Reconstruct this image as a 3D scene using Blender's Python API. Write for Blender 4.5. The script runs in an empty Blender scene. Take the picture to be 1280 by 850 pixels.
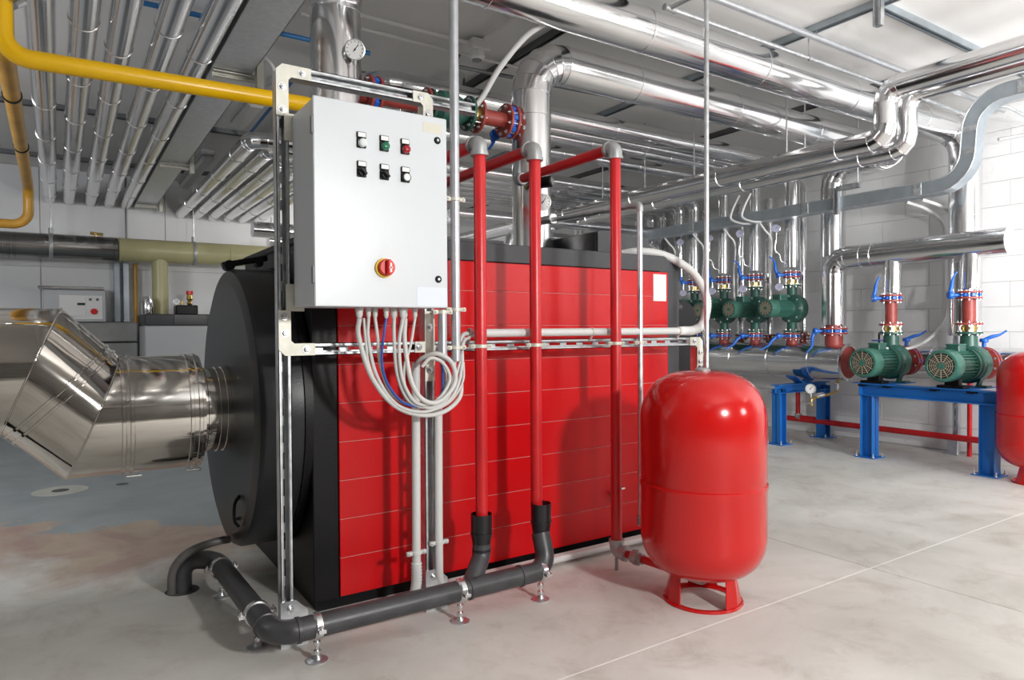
import bpy, math, random
from mathutils import Vector as V, Matrix
random.seed(7)
S = bpy.context.scene
COL = S.collection
PI = math.pi

# ------------------------------------------------------------------ camera
H = 1.05
yaw = math.atan2(1300, 853); pitch = math.atan2(13, 853); roll = 0.006
fw = V((math.cos(yaw), math.sin(yaw), 0)); rt = V((math.sin(yaw), -math.cos(yaw), 0)); up = V((0, 0, 1))
cf = fw*math.cos(pitch) - up*math.sin(pitch); cu = fw*math.sin(pitch) + up*math.cos(pitch)
cr = rt*math.cos(roll) - cu*math.sin(roll); cu2 = rt*math.sin(roll) + cu*math.cos(roll)
cam = bpy.data.cameras.new('camera'); co = bpy.data.objects.new('camera', cam); COL.objects.link(co)
M = Matrix((cr, cu2, -cf)).transposed().to_4x4(); M.translation = V((0, 0, H))
co.matrix_world = M
cam.sensor_width = 36; cam.lens = 853/1280*36; cam.clip_start = .02
S.camera = co

# ------------------------------------------------------------------ world, exposure, big lights
w = bpy.data.worlds.new('world'); S.world = w; w.use_nodes = True
w.node_tree.nodes['Background'].inputs[0].default_value = (.8, .88, 1, 1)
w.node_tree.nodes['Background'].inputs[1].default_value = .3
S.view_settings.view_transform = 'Standard'; S.view_settings.look = 'None'
S.view_settings.gamma = 1; S.view_settings.exposure = 0.0

def area(name, loc, to, sx, sy, e, col=(1, 1, 1), spread=PI):
    l = bpy.data.lights.new(name, 'AREA'); l.shape = 'RECTANGLE'; l.size = sx; l.size_y = sy
    l.energy = e; l.color = col; l.spread = spread
    o = bpy.data.objects.new(name, l); COL.objects.link(o); o.location = loc
    o.rotation_euler = (V(to)-V(loc)).to_track_quat('-Z', 'Y').to_euler(); return o
area('key_lamp', (1.55, -1.4, 1.75), (1.7, 2.5, .9), .22, .22, 88, (1, .99, .97))
area('side_softbox', (3.75, -1.3, 1.65), (1.7, 2.5, 1.2), .55, .55, 19, (1, .99, .97))
area('ceiling_bounce', (4.5, -.6, 1.5), (5.2, 1.5, 2.82), 1.4, 1.4, 56, (1, .99, .97), 2.4)
area('right_wall_fill', (4.4, -1.6, 1.6), (6.2, 3.6, 1.3), 1.5, 1.8, 45, (.97, .985, 1), 1.7)  # unseen fill added mid-room to brighten the right wall; no door here
area('left_fill', (-2.2, 3.4, 2.1), (.4, 7.4, .9), .8, .8, 50, (.95, .97, 1), 2.9)  # unseen fill added to lift the back-left wall and left floor
area('rear_room_light', (3.2, 7.6, 2.3), (1.0, 8.4, 1.2), 1.2, .4, 18, (1, .98, .95))

# ------------------------------------------------------------------ materials
def mat(name, col, metal=0., rough=.5, var=0., vs=6., bump=0., bs=40., rvar=0., spec=.5, coat=0., stretch=None, emis=None):
    m = bpy.data.materials.new(name); m.use_nodes = True; N = m.node_tree.nodes; L = m.node_tree.links
    b = N['Principled BSDF']
    b.inputs['Base Color'].default_value = (*col, 1); b.inputs['Metallic'].default_value = metal
    b.inputs['Roughness'].default_value = rough; b.inputs['Specular IOR Level'].default_value = spec
    b.inputs['Coat Weight'].default_value = coat; b.inputs['Coat Roughness'].default_value = .08
    g = N.new('ShaderNodeNewGeometry'); mp = N.new('ShaderNodeMapping'); L.new(g.outputs['Position'], mp.inputs[0])
    if stretch: mp.inputs['Scale'].default_value = stretch
    if var or rvar:
        n = N.new('ShaderNodeTexNoise'); n.inputs['Scale'].default_value = vs; n.inputs['Detail'].default_value = 6
        L.new(mp.outputs[0], n.inputs['Vector'])
        if var:
            r = N.new('ShaderNodeValToRGB'); r.color_ramp.elements[0].position = .3; r.color_ramp.elements[1].position = .7
            r.color_ramp.elements[0].color = (*[max(0, c*(1-var)) for c in col], 1)
            r.color_ramp.elements[1].color = (*[min(1, c*(1+var)) for c in col], 1)
            L.new(n.outputs['Fac'], r.inputs[0]); L.new(r.outputs[0], b.inputs['Base Color'])
        if rvar:
            q = N.new('ShaderNodeMapRange'); q.inputs['From Min'].default_value = .3; q.inputs['From Max'].default_value = .7
            q.inputs['To Min'].default_value = max(.02, rough-rvar); q.inputs['To Max'].default_value = rough+rvar
            L.new(n.outputs['Fac'], q.inputs[0]); L.new(q.outputs[0], b.inputs['Roughness'])
    if bump:
        n2 = N.new('ShaderNodeTexNoise'); n2.inputs['Scale'].default_value = bs; n2.inputs['Detail'].default_value = 2
        L.new(mp.outputs[0], n2.inputs['Vector'])
        bp = N.new('ShaderNodeBump'); bp.inputs['Strength'].default_value = bump; bp.inputs['Distance'].default_value = .01
        L.new(n2.outputs['Fac'], bp.inputs['Height']); L.new(bp.outputs[0], b.inputs['Normal'])
    return m

ALU = mat('aluminium_cladding', (.80, .80, .81), 1, .17, .05, 3, .10, 5, .05)
ALUB = mat('aluminium_band', (.86, .86, .87), 1, .22)
STEEL = mat('polished_flue_steel', (.70, .665, .62), 1, .07, .06, 4, .35, 3.6, .03)
DKST = mat('dark_flue_steel', (.30, .29, .28), 1, .2, .1, 5, .2, 7)
GALV = mat('galvanised_steel', (.62, .64, .66), .85, .38, .14, 30, .05, 60, .1)
GALVT = mat('galvanised_trunking', (.42, .47, .51), .75, .42, .1, 10)
ZINC = mat('zinc_plate', (.66, .65, .57), .35, .5, .08, 30)
ZBLT = mat('zinc_bolt', (.75, .76, .77), .9, .25)
REDP = mat('boiler_red', (.60, .004, .007), 0, .26, .05, 2, .10, 300, 0, .36)
REDPIPE = mat('red_pipe_paint', (.58, .014, .018), 0, .32, .14, 8, .05, 60)
TANK = mat('tank_red', (.56, .008, .007), 0, .18, .04, 3, .03, 6, 0, .4, .3)
CASTR = mat('cast_red_brown', (.33, .055, .045), 0, .42, .15, 20)
CGRAY = mat('boiler_charcoal', (.036, .037, .043), 0, .42, .1, 6, .06, 200)
BLK = mat('matt_black', (.005, .005, .006), 0, .42, .1, 8, .05, 100, 0, .25)
DOORM = mat('boiler_door_grey', (.018, .019, .022), 0, .36, .12, 5, .05, 150, 0, .35)
PIPEB = mat('dark_drain_plastic', (.055, .055, .06), 0, .38, .25, 14, .03, 30, .08)
FUNB = mat('black_rubber', (.010, .010, .012), 0, .28)
CAB = mat('cabinet_grey_white', (.64, .67, .70), 0, .33, .01, 4, .05, 350)
WHITE = mat('white_plastic', (.80, .80, .79), 0, .4)
GREYPL = mat('grey_cable', (.62, .62, .60), 0, .45)
COND = mat('pvc_conduit', (.66, .66, .65), 0, .4)
STCON = mat('steel_conduit', (.55, .57, .60), .7, .35, .08, 20)
BLUEC = mat('blue_cable', (.03, .09, .38), 0, .4)
BLUE = mat('valve_blue', (.010, .13, .58), 0, .35, .08, 10)
FRAMEB = mat('frame_blue', (.012, .15, .50), 0, .4, .08, 5)
GREEN = mat('pump_green', (.026, .098, .074), 0, .36, .12, 12)
GREEN2 = mat('pump_green_light', (.045, .145, .108), 0, .34, .06, 12)
YEL = mat('gas_yellow', (.90, .52, .004), 0, .3, .06, 5, .02, 20)
YDUL = mat('gas_yellow_aged', (.50, .26, .03), 0, .35, .2, 8)
PP = mat('cream_flue_plastic', (.47, .44, .24), 0, .35, .05, 6)
BRASS = mat('brass', (.60, .42, .14), .9, .3, .1, 20)
GREYFIT = mat('malleable_fitting', (.42, .43, .43), .5, .42, .1, 30)
GLASS = mat('lens_clear', (.75, .78, .78), 0, .12)
LGRN = mat('lens_green', (.01, .16, .08), 0, .15)
LRED = mat('lens_red', (.35, .01, .02), 0, .15)
SWR = mat('switch_red', (.65, .02, .015), 0, .3)
SWY = mat('switch_yellow', (.75, .50, .02), 0, .4)
STK = mat('sticker_cream', (.66, .64, .54), 0, .5)
STKB = mat('sticker_pale', (.72, .77, .86), 0, .5)
BBLUE = mat('conduit_blue', (.03, .17, .42), 0, .4)
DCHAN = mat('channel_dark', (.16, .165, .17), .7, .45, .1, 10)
CEILM = mat('ceiling_paint', (.80, .79, .775), 0, .8, .04, 1.3, .03, 8)
WALLM = mat('painted_block', (.80, .80, .80), 0, .7, .05, 2.5, .15, 45)
JOINTM = mat('mortar_paint', (.68, .68, .68), 0, .8)
PANELM = mat('painted_panel', (.78, .78, .79), 0, .7, .04, 1.5, .04, 20)
CONC = mat('bare_concrete', (.30, .30, .29), 0, .75, .2, 4, .1, 30)
BOXG = mat('console_grey', (.52, .53, .54), 0, .45)
LAMPM = mat('lamp_diffuser', (.6, .6, .58), 0, .3)
LCD = mat('display_green', (.03, .06, .05), 0, .2)
JSTRIP = mat('joint_sealant', (.82, .81, .79), 0, .6)
JDARK = mat('joint_dark', (.10, .10, .10), 0, .9)
GRIL = mat('fan_grille_dark', (.03, .035, .03), 0, .5)
GRILL2 = mat('fan_guard', (.45, .40, .30), .3, .45)

def floor_mat():
    m = bpy.data.materials.new('floor_concrete'); m.use_nodes = True; N = m.node_tree.nodes; L = m.node_tree.links
    b = N['Principled BSDF']; g = N.new('ShaderNodeNewGeometry')
    def noise(sc, det=6, rough=.6, dist=0):
        n = N.new('ShaderNodeTexNoise'); n.inputs['Scale'].default_value = sc; n.inputs['Detail'].default_value = det
        n.inputs['Roughness'].default_value = rough; n.inputs['Distortion'].default_value = dist
        L.new(g.outputs['Position'], n.inputs['Vector']); return n.outputs['Fac']
    def ramp(f, a, b_, ca, cb):
        r = N.new('ShaderNodeValToRGB'); e = r.color_ramp.elements
        e[0].position = a; e[1].position = b_; e[0].color = (*ca, 1); e[1].color = (*cb, 1); L.new(f, r.inputs[0]); return r.outputs[0]
    def mix(f, A, B):
        x = N.new('ShaderNodeMix'); x.data_type = 'RGBA'; L.new(f, x.inputs[0]); L.new(A, x.inputs[6]); L.new(B, x.inputs[7]); return x.outputs[2]
    def math_(op, a, b_=None, clamp=False):
        x = N.new('ShaderNodeMath'); x.operation = op; x.use_clamp = clamp
        for i, q in enumerate((a, b_)):
            if q is None: continue
            if isinstance(q, (int, float)): x.inputs[i].default_value = q
            else: L.new(q, x.inputs[i])
        return x.outputs[0]
    sp = N.new('ShaderNodeSeparateXYZ'); L.new(g.outputs['Position'], sp.inputs[0]); X, Y = sp.outputs[0], sp.outputs[1]
    base = ramp(noise(1.3, 8, .62, .6), .30, .66, (.53, .515, .475), (.73, .72, .685))
    dirt = ramp(noise(4.3, 10, .72, .5), .50, .74, (1, 1, 1), (.70, .655, .61))
    x = N.new('ShaderNodeMix'); x.data_type = 'RGBA'; x.blend_type = 'MULTIPLY'; x.inputs[0].default_value = .8
    L.new(base, x.inputs[6]); L.new(dirt, x.inputs[7]); base = x.outputs[2]
    nz = math_('MULTIPLY', math_('SUBTRACT', noise(2.2, 8, .6, .4), .5), 1.7)
    # worn paint: side of a slanted front line, limited to the left bay
    d = math_('ADD', math_('ADD', Y, math_('MULTIPLY', X, .55)), nz)      # grows away from the camera
    left = math_('MULTIPLY', math_('SUBTRACT', 1.75, math_('ADD', X, math_('MULTIPLY', nz, .3))), 2.5, True)
    brown = ramp(noise(2.6, 9, .65, .8), .40, .62, (.34, .20, .165), (.46, .36, .25))
    blue = ramp(noise(1.9, 7, .6, .5), .35, .7, (.27, .305, .32), (.38, .41, .42))
    mbrown = math_('MULTIPLY', math_('MULTIPLY', math_('SUBTRACT', d, 3.3), 2.4, True), left)
    mblue = math_('MULTIPLY', math_('MULTIPLY', math_('SUBTRACT', d, 4.35), 14, True), left)
    c = mix(math_('MULTIPLY', mbrown, .8), base, brown); c = mix(mblue, c, blue)
    L.new(c, b.inputs['Base Color'])
    b.inputs['Specular IOR Level'].default_value = .35
    rr = N.new('ShaderNodeMapRange'); rr.inputs['To Min'].default_value = .38; rr.inputs['To Max'].default_value = .62
    L.new(noise(2.3), rr.inputs[0]); L.new(rr.outputs[0], b.inputs['Roughness'])
    bp = N.new('ShaderNodeBump'); bp.inputs['Strength'].default_value = .12; bp.inputs['Distance'].default_value = .01
    L.new(noise(38, 5), bp.inputs['Height']); L.new(bp.outputs[0], b.inputs['Normal'])
    return m
FLOORM = floor_mat()

# ------------------------------------------------------------------ mesh helpers
def basis(a):
    a = V(a).normalized(); t = V((0, 0, 1)) if abs(a.z) < .9 else V((1, 0, 0))
    u = t.cross(a).normalized(); return u, a.cross(u).normalized(), a
ORG = {}
class MB:
    def __init__(s): s.v = []; s.f = []; s.s = []
    def add(s, vs, fs, sm=False):
        o = len(s.v); s.v += [V(p) for p in vs]; s.f += [tuple(i+o for i in f) for f in fs]
        s.s += ([sm]*len(fs) if isinstance(sm, bool) else list(sm)); return s
    def obox(s, c, ax, h, ch=0):
        """box at c along the axes ax (3 vectors) with half sizes h and a chamfer"""
        c = V(c); ax = [V(a) for a in ax]
        P = lambda x, y, z: c + ax[0]*x + ax[1]*y + ax[2]*z
        if ch <= 0:
            vs = [P(x*h[0], y*h[1], z*h[2]) for x in (-1, 1) for y in (-1, 1) for z in (-1, 1)]
            return s.add(vs, [(0, 1, 3, 2), (4, 6, 7, 5), (0, 4, 5, 1), (2, 3, 7, 6), (0, 2, 6, 4), (1, 5, 7, 3)])
        ch = min(ch, min(h)*.9); vs = []; idx = {}
        for x in (-1, 1):
            for y in (-1, 1):
                for z in (-1, 1):
                    for k in range(3):
                        q = [x*(h[0]-ch), y*(h[1]-ch), z*(h[2]-ch)]; q[k] = (x, y, z)[k]*h[k]
                        idx[x, y, z, k] = len(vs); vs.append(P(*q))
        fs = []
        for k in range(3):
            a, b = (k+1) % 3, (k+2) % 3
            for sg in (-1, 1):
                f = []
                for pa, pb in ((-1, -1), (1, -1), (1, 1), (-1, 1)):
                    q = [0, 0, 0]; q[k] = sg; q[a] = pa; q[b] = pb; f.append(idx[(*q, k)])
                fs.append(tuple(f) if sg > 0 else tuple(reversed(f)))
            for pa in (-1, 1):
                for pb in (-1, 1):
                    q0 = [0, 0, 0]; q1 = [0, 0, 0]; q0[k] = -1; q1[k] = 1
                    q0[a] = q1[a] = pa; q0[b] = q1[b] = pb
                    f = [idx[(*q0, a)], idx[(*q1, a)], idx[(*q1, b)], idx[(*q0, b)]]
                    fs.append(tuple(f) if pa*pb > 0 else tuple(reversed(f)))
        for x in (-1, 1):
            for y in (-1, 1):
                for z in (-1, 1):
                    f = [idx[x, y, z, k] for k in range(3)]; fs.append(tuple(f) if x*y*z > 0 else tuple(reversed(f)))
        return s.add(vs, fs)
    def box(s, x0, x1, y0, y1, z0, z1, ch=0):
        return s.obox(((x0+x1)/2, (y0+y1)/2, (z0+z1)/2), ((1, 0, 0), (0, 1, 0), (0, 0, 1)), (abs(x1-x0)/2, abs(y1-y0)/2, abs(z1-z0)/2), ch)
    def lathe(s, prof, o=(0, 0, 0), ax=(0, 0, 1), n=24, a0=0):
        """prof: (radius, height) pairs along axis ax from o; creases sharper than 32 deg stay sharp"""
        u, v, w_ = basis(ax); o = V(o); rings = []; prev = None
        def ring(r, h):
            if r < 1e-6: return [o+w_*h]*1
            return [o+w_*h+(u*math.cos(a0+2*PI*i/n)+v*math.sin(a0+2*PI*i/n))*r for i in range(n)]
        for i in range(len(prof)-1):
            (r0, h0), (r1, h1) = prof[i], prof[i+1]
            if abs(r0-r1) < 1e-9 and abs(h0-h1) < 1e-9: continue
            d = V((r1-r0, h1-h0)).normalized()
            if prev is not None and prev[0].dot(d) > .85: base = prev[1]
            else:
                base = len(s.v); s.v += ring(r0, h0)
            top = len(s.v); s.v += ring(r1, h1)
            b1 = r0 < 1e-6; t1 = r1 < 1e-6
            for k in range(n):
                k2 = (k+1) % n
                if b1 and t1: continue
                if b1: f = (base, top+k2, top+k)
                elif t1: f = (base+k, base+k2, top)
                else: f = (base+k, base+k2, top+k2, top+k)
                s.f.append(f); s.s.append(abs(h1-h0) > 1e-7)
            prev = (d, top)
        return s
    def cyl(s, p0, p1, r, n=16, r1=None, ch=0):
        p0 = V(p0); p1 = V(p1); h = (p1-p0).length; r1 = r if r1 is None else r1
        if ch: return s.lathe([(0, 0), (r-ch, 0), (r, ch), (r1, h-ch), (r1-ch, h), (0, h)], p0, p1-p0, n)
        return s.lathe([(0, 0), (r, 0), (r1, h), (0, h)], p0, p1-p0, n)
    def ringband(s, c, ax, r, wd=.01, t=.004, n=24):
        u, v, a = basis(ax); c = V(c)
        return s.lathe([(r-.001, 0), (r+t, wd*.15), (r+t, wd*.85), (r-.001, wd)], c-a*wd/2, a, n)
    def tube(s, pts, r, n=14, caps=True, gore=False, rs=None):
        pts = [V(p) for p in pts]; m = len(pts)
        d0 = (pts[1]-pts[0]).normalized(); u, v, _ = basis(d0); prevring = None
        for i in range(m):
            rr = rs[i] if rs else r
            din = (pts[i]-pts[i-1]).normalized() if i else d0
            dout = (pts[i+1]-pts[i]).normalized() if i < m-1 else din
            nb = (din+dout).normalized(); ring = []
            for k in range(n):
                a = 2*PI*k/n; o = (u*math.cos(a)+v*math.sin(a))*rr
                t = -(o.dot(nb))/max(.2, din.dot(nb)); ring.append(pts[i]+o+din*t)
            b = len(s.v); s.v += ring
            if prevring is not None:
                for k in range(n):
                    k2 = (k+1) % n; s.f.append((prevring+k, prevring+k2, b+k2, b+k)); s.s.append(True)
            if gore and 0 < i < m-1 and din.dot(dout) < .995:
                b = len(s.v); s.v += ring
            prevring = b
            if caps and i in (0, m-1):
                c = len(s.v); s.v += ring
                s.f.append(tuple(c+k for k in (range(n) if i else reversed(range(n))))); s.s.append(False)
            if i < m-1:
                q = din.rotation_difference(dout); u = q @ u; v = q @ v
        return s
    def hexb(s, p, ax, r=.009, h=.007):
        s.lathe([(0, 0), (r*1.45, 0), (r*1.45, .0018), (0, .0018)], p, ax, 12)
        s.lathe([(r, .0015), (r, h), (r*.75, h+.001), (0, h+.001)], p, ax, 6)
        s.lathe([(r*.45, h), (r*.45, h+.006), (0, h+.006)], p, ax, 8); return s
    def build(s, name, m, parent=None, stuff=False, tagd=None):
        if parent is not None: o = ORG[parent.name]
        else:
            xs = [p.x for p in s.v]; ys = [p.y for p in s.v]; zs = [p.z for p in s.v]
            o = V(((min(xs)+max(xs))/2, (min(ys)+max(ys))/2, min(zs)))
        me = bpy.data.meshes.new(name); me.from_pydata([tuple(p-o) for p in s.v], [], s.f)
        me.polygons.foreach_set('use_smooth', s.s); me.materials.append(m); me.update()
        ob = bpy.data.objects.new(name, me); COL.objects.link(ob)
        if parent is not None: ob.parent = parent
        else: ob.location = o
        ORG[ob.name] = o
        if stuff: ob['kind'] = 'stuff'
        if tagd: tag(ob, *tagd)
        return ob
def tag(o, label, cat, group=None):
    o['label'] = label; o['category'] = cat
    if group: o['group'] = group
    return o
def thing(name, label, cat, loc, group=None):
    o = bpy.data.objects.new(name, None); o.empty_display_size = .05; COL.objects.link(o); o.location = loc
    ORG[o.name] = V(loc); return tag(o, label, cat, group)
def dup(root, loc, label, group=None, rotz=0):
    def cp(o, par):
        c = o.copy(); COL.objects.link(c)
        if par is not None: c.parent = par
        ORG[c.name] = V(loc)
        for ch in list(o.children): cp(ch, c)
        return c
    r = cp(root, None); r.location = loc; r.rotation_euler = (0, 0, rotz); r['label'] = label
    if group: r['group'] = group
    return r
def fillet(pts, rad, n=6):
    pts = [V(p) for p in pts]; out = [pts[0]]
    for i in range(1, len(pts)-1):
        a, b, c = pts[i-1], pts[i], pts[i+1]; d1 = (a-b); d2 = (c-b); l = min(rad, d1.length*.49, d2.length*.49) if rad < 9 else 0
        d1.normalize(); d2.normalize()
        ang = d1.angle(d2)
        if ang > PI-.02: continue
        R = l*math.tan(ang/2); ctr = b+(d1+d2).normalized()*(R/math.sin(ang/2))
        p0 = b+d1*l; p1 = b+d2*l; v0 = p0-ctr; v1 = p1-ctr; th = v0.angle(v1); axn = v0.cross(v1).normalized()
        for k in range(n+1): out.append(ctr+Matrix.Rotation(th*k/n, 3, axn) @ v0)
    out.append(pts[-1]); return out
def smooth(pts, n=6):
    """Catmull-Rom through the points"""
    P = [V(p) for p in pts]; P = [P[0]*2-P[1]]+P+[P[-1]*2-P[-2]]; out = []
    for i in range(1, len(P)-2):
        for k in range(n):
            t = k/n; out.append(.5*((2*P[i])+(P[i+1]-P[i-1])*t+(2*P[i-1]-5*P[i]+4*P[i+1]-P[i+2])*t*t+(3*P[i]-P[i-1]-3*P[i+1]+P[i+2])*t**3))
    out.append(P[-2]); return out

def clad(name, label, pts, r, bend=.15, m=None, step=.9, cat='pipe', group=None, n=24, gores=4, off=.3, ringw=.012):
    """insulated pipe in sheet cladding: pipe mesh + a seam_band every step metres and at the elbow gores"""
    m = m or ALU; pts = [V(p) for p in pts]
    root = thing(name, label, cat, pts[0], group)
    fp = fillet(pts, bend, gores)
    ORG[root.name] = V(pts[0])
    MB().tube(fp, r, n, gore=True).build('cladding', m, root)
    for a, b in zip(pts[:-1], pts[1:]):
        L = (b-a).length; d = (b-a)/L; t = off+bend*.2; k = 0
        while t < L-.12:
            MB().ringband(a+d*t, d, r, ringw, .0035, n).build('seam_band', ALUB, root); t += step; k += 1
    if len(pts) > 2:
        for i in range(1, len(fp)-1):
            d0 = (fp[i]-fp[i-1]).normalized(); d1 = (fp[i+1]-fp[i]).normalized()
            if d0.dot(d1) < .999: MB().ringband(fp[i], d0+d1, r*1.005, .006, .003, n).build('elbow_seam', ALUB, root)
    return root
def runpipe(name, label, pts, r, m, bend=.03, cat='pipe', group=None, n=14, seg=6, fit=None, fr=1.25):
    """painted or bare pipe with fittings of material fit at the bends"""
    root = thing(name, label, cat, pts[0], group)
    MB().tube(fillet(pts, bend, seg), r, n).build('tube', m, root)
    if fit:
        P = [V(p) for p in pts]
        for i in range(1, len(P)-1):
            a = (P[i-1]-P[i]).normalized(); b = (P[i+1]-P[i]).normalized(); l = bend*1.15
            mb = MB().tube(fillet([P[i]+a*l, P[i], P[i]+b*l], bend*.9, 6), r*fr, 18)
            mb.lathe([(0, 0), (r*fr*1.12, 0), (r*fr*1.12, .012), (0, .012)], P[i]+a*l*1.02, -a, 18)
            mb.lathe([(0, 0), (r*fr*1.12, 0), (r*fr*1.12, .012), (0, .012)], P[i]+b*l*1.02, -b, 18)
            mb.build('elbow_fitting', fit, root)
    return root
def flange(root, c, ax, r, t=.014, m=None, nb=8, br=.008):
    u, v, a = basis(ax); c = V(c)
    f = MB().lathe([(0, 0), (r-.002, 0), (r, .002), (r, t-.002), (r-.002, t), (0, t)], c-a*t/2, a, 28).build('flange', m or CASTR, root)
    mb = MB()
    for k in range(nb):
        q = 2*PI*(k+.5)/nb; p = c+(u*math.cos(q)+v*math.sin(q))*r*.8
        mb.hexb(p+a*t/2, a, br, .007); mb.hexb(p-a*t/2, -a, br, .007)
    mb.build('flange_bolt', ZBLT, f, stuff=True); return f

# ------------------------------------------------------------------ the setting
XR, YB, ZC = 6.25, 8.9, 2.82
XL, YF = -2.6, -3.2
JX, JY = 2.935, 1.622
fl = MB().box(XL, XR, YF, YB, -.08, -.03).build('floor', JDARK); fl['kind'] = 'structure'
for x0, x1, y0, y1 in ((XL, JX-.0035, YF, JY-.0018), (JX+.0035, XR, YF, JY-.0018), (XL, JX-.0035, JY+.0018, YB), (JX+.0035, XR, JY+.0018, YB)):
    MB().box(x0, x1, y0, y1, -.03, 0, .0015).build('floor_slab', FLOORM, fl)
MB().box(XL, XR, JY-.0018, JY+.0018, -.03, -.0005).build('joint_strip', JSTRIP, fl)
ce = MB().box(XL, XR, YF, YB, ZC, ZC+.1).build('ceiling', CEILM); ce['kind'] = 'structure'
for nm, b in (('wall_right', (XR, XR+.1, YF, YB)), ('wall_back', (XL, XR+.1, YB, YB+.1)), ('wall_left', (XL-.1, XL, YF, YB+.1)), ('wall_front', (XL-.1, XR+.1, YF-.1, YF))):
    o = MB().box(*b, -.08, ZC+.1).build(nm, {'wall_right': JOINTM, 'wall_back': PANELM}.get(nm, CONC)); o['kind'] = 'structure'
    if nm == 'wall_right':
        bw, bh, g = .40, .20, .0025; first = None
        for r in range(14):
            z = .008+r*bh
            for c in range(20):
                y = 1.15+c*bw+(bw/2 if r % 2 else 0)
                if y > YB-bw: continue
                if first is None:
                    first = MB().box(XR-.012, XR, y+g/2, y+bw-g/2, z+g/2, z+bh-g/2, .002).build('block', WALLM, o); y0_, z0_ = y, z
                else:
                    q = first.copy(); COL.objects.link(q); q.parent = o
                    q.location = first.location+V((random.uniform(-.0008, .0008), y-y0_, z-z0_))
        MB().box(XR-.011, XR, YF, 1.148, 0, ZC).build('render_coat', WALLM, o)
    if nm == 'wall_back':
        x = XL
        while x < XR-.1:
            x1 = min(x+1.2, XR-.02)
            MB().box(x+.004, x1-.004, YB-.02, YB, .01, 1.75, .003).build('panel', PANELM, o)
            MB().box(x+.004, x1-.004, YB-.02, YB, 1.758, ZC-.005, .003).build('panel', PANELM, o); x += 1.2
# floor patch and holes at the left
o = MB().lathe([(0, .0008), (.155, .0008), (.16, 0)], (-.035, 5.42, 0), (0, 0, 1), 26).build('manhole_patch', mat('patch_cement', (.50, .50, .45), 0, .6, .1, 6), tagd=('round pale cement patch in floor with dark centre, behind flue duct', 'patch'))
ORG[o.name] = V((-.035, 5.42, 0)); o.location = (-.035, 5.42, 0)
MB().lathe([(0, .002), (.05, .002), (.052, 0)], (-.035, 5.42, 0), (0, 0, 1), 20).build('drain_cover', JDARK, o)
MB().lathe([(0, .0012), (.037, .0012), (.04, 0)], (.322, 5.407, 0), (0, 0, 1), 20).build('floor_hole', JDARK, tagd=('small dark round hole in floor right of cement patch', 'hole'))
MB().lathe([(0, .0012), (.062, .0012), (.064, 0)], (.387, 3.04, 0), (0, 0, 1), 24).build('drain_opening', JDARK, tagd=('dark round opening in floor where black drain pipe goes down', 'hole'))

# ------------------------------------------------------------------ boiler
B = thing('boiler', 'large red and charcoal floor boiler with long side of horizontal red panels', 'boiler', (1.8, 3.05, 0))
X0, X1, Y0, Y1, ZT = .756, 2.69, 2.49, 3.61, 1.42
MB().box(X0+.01, X1-.01, Y0+.012, Y1, .045, ZT-.03).build('casing', BLK, B)
MB().box(X0+.02, X1-.03, Y0+.03, Y1-.03, 0, .05).build('base_frame', BLK, B)
MB().box(X0, .852, Y0, Y0+.02, .045, 1.345, .003).build('corner_panel', BLK, B)
mb = MB(); mb.box(2.588, X1-.03, Y0, Y0+.02, .045, 1.345, .003); mb.cyl((X1-.03, Y0+.03, .045), (X1-.03, Y0+.03, 1.345), .03, 16)
mb.build('corner_panel', CGRAY, B)
# top edge strip with rounded right end
mb = MB(); mb.box(X0, X1-.07, Y0, Y0+.02, 1.34, ZT, .003)
mb.lathe([(0, 0), (.078, 0), (.078, .0198), (0, .0198)], (X1-.079, Y0+.021, 1.342), (0, -1, 0), 28); mb.build('top_strip', CGRAY, B)
MB().box(X0, X1-.07, Y0+.002, Y1, ZT-.03, ZT, .006).build('top_cover', BLK, B)
zs = [.05+.1455*k for k in range(9)]+[1.338]
MB().box(.856, 2.584, Y0-.003, Y0+.014, .055, 1.335).build('panel_backing', mat('panel_edge_highlight', (.60, .30, .28), 0, .5), B)  # pale colour in the gaps paints the highlight on bare panel edges
for a, b in zip(zs[:-1], zs[1:]):
    MB().box(.854, 2.586, Y0-.006, Y0+.014, a+.0012, b-.0012, .002).build('side_panel', REDP, B)
MB().box(2.482, 2.572, Y0-.0075, Y0-.006, 1.19, 1.325).build('blank_label', WHITE, B)['label'] = 'blank white paper label on top right red panel'
# control box on top
mb = MB()
ys = (2.66, 3.12)
prof = [(2.27, 1.42), (2.27, 1.545), (2.30, 1.555), (2.62, 1.53), (2.66, 1.42)]
k = len(prof)
mb.add([(x, ys[0], z) for x, z in prof]+[(x, ys[1], z) for x, z in prof], [tuple(range(k)), tuple(reversed(range(k, 2*k)))]+[(i, i+k, (i+1) % k+k, (i+1) % k) for i in range(k)])
mb.build('control_box', CGRAY, B)
MB().box(2.262, 2.272, 2.67, 3.11, 1.435, 1.54).build('control_screen', FUNB, B)
# burner at far end
mb = MB(); pr = [(2.69, .25), (2.69, 1.215), (2.97, 1.215)]+[(2.97+.13*math.sin(q), 1.085+.13*math.cos(q)) for q in [PI/2*k/8 for k in range(1, 9)]]+[(3.10, .25)]
k = len(pr); mb.add([(x, 2.75, z) for x, z in pr]+[(x, 3.35, z) for x, z in pr], [tuple(range(k)), tuple(reversed(range(k, 2*k)))]+[(i, i+k, (i+1) % k+k, (i+1) % k) for i in range(k)])
mb.build('burner_housing', BLK, B); MB().cyl((2.69, 2.70, 1.17), (2.90, 2.70, 1.17), .026, 18).build('burner_spigot', CGRAY, B)
MB().box(2.70, 3.09, 2.76, 3.34, 0, .26).build('burner_base', BLK, B)
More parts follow.
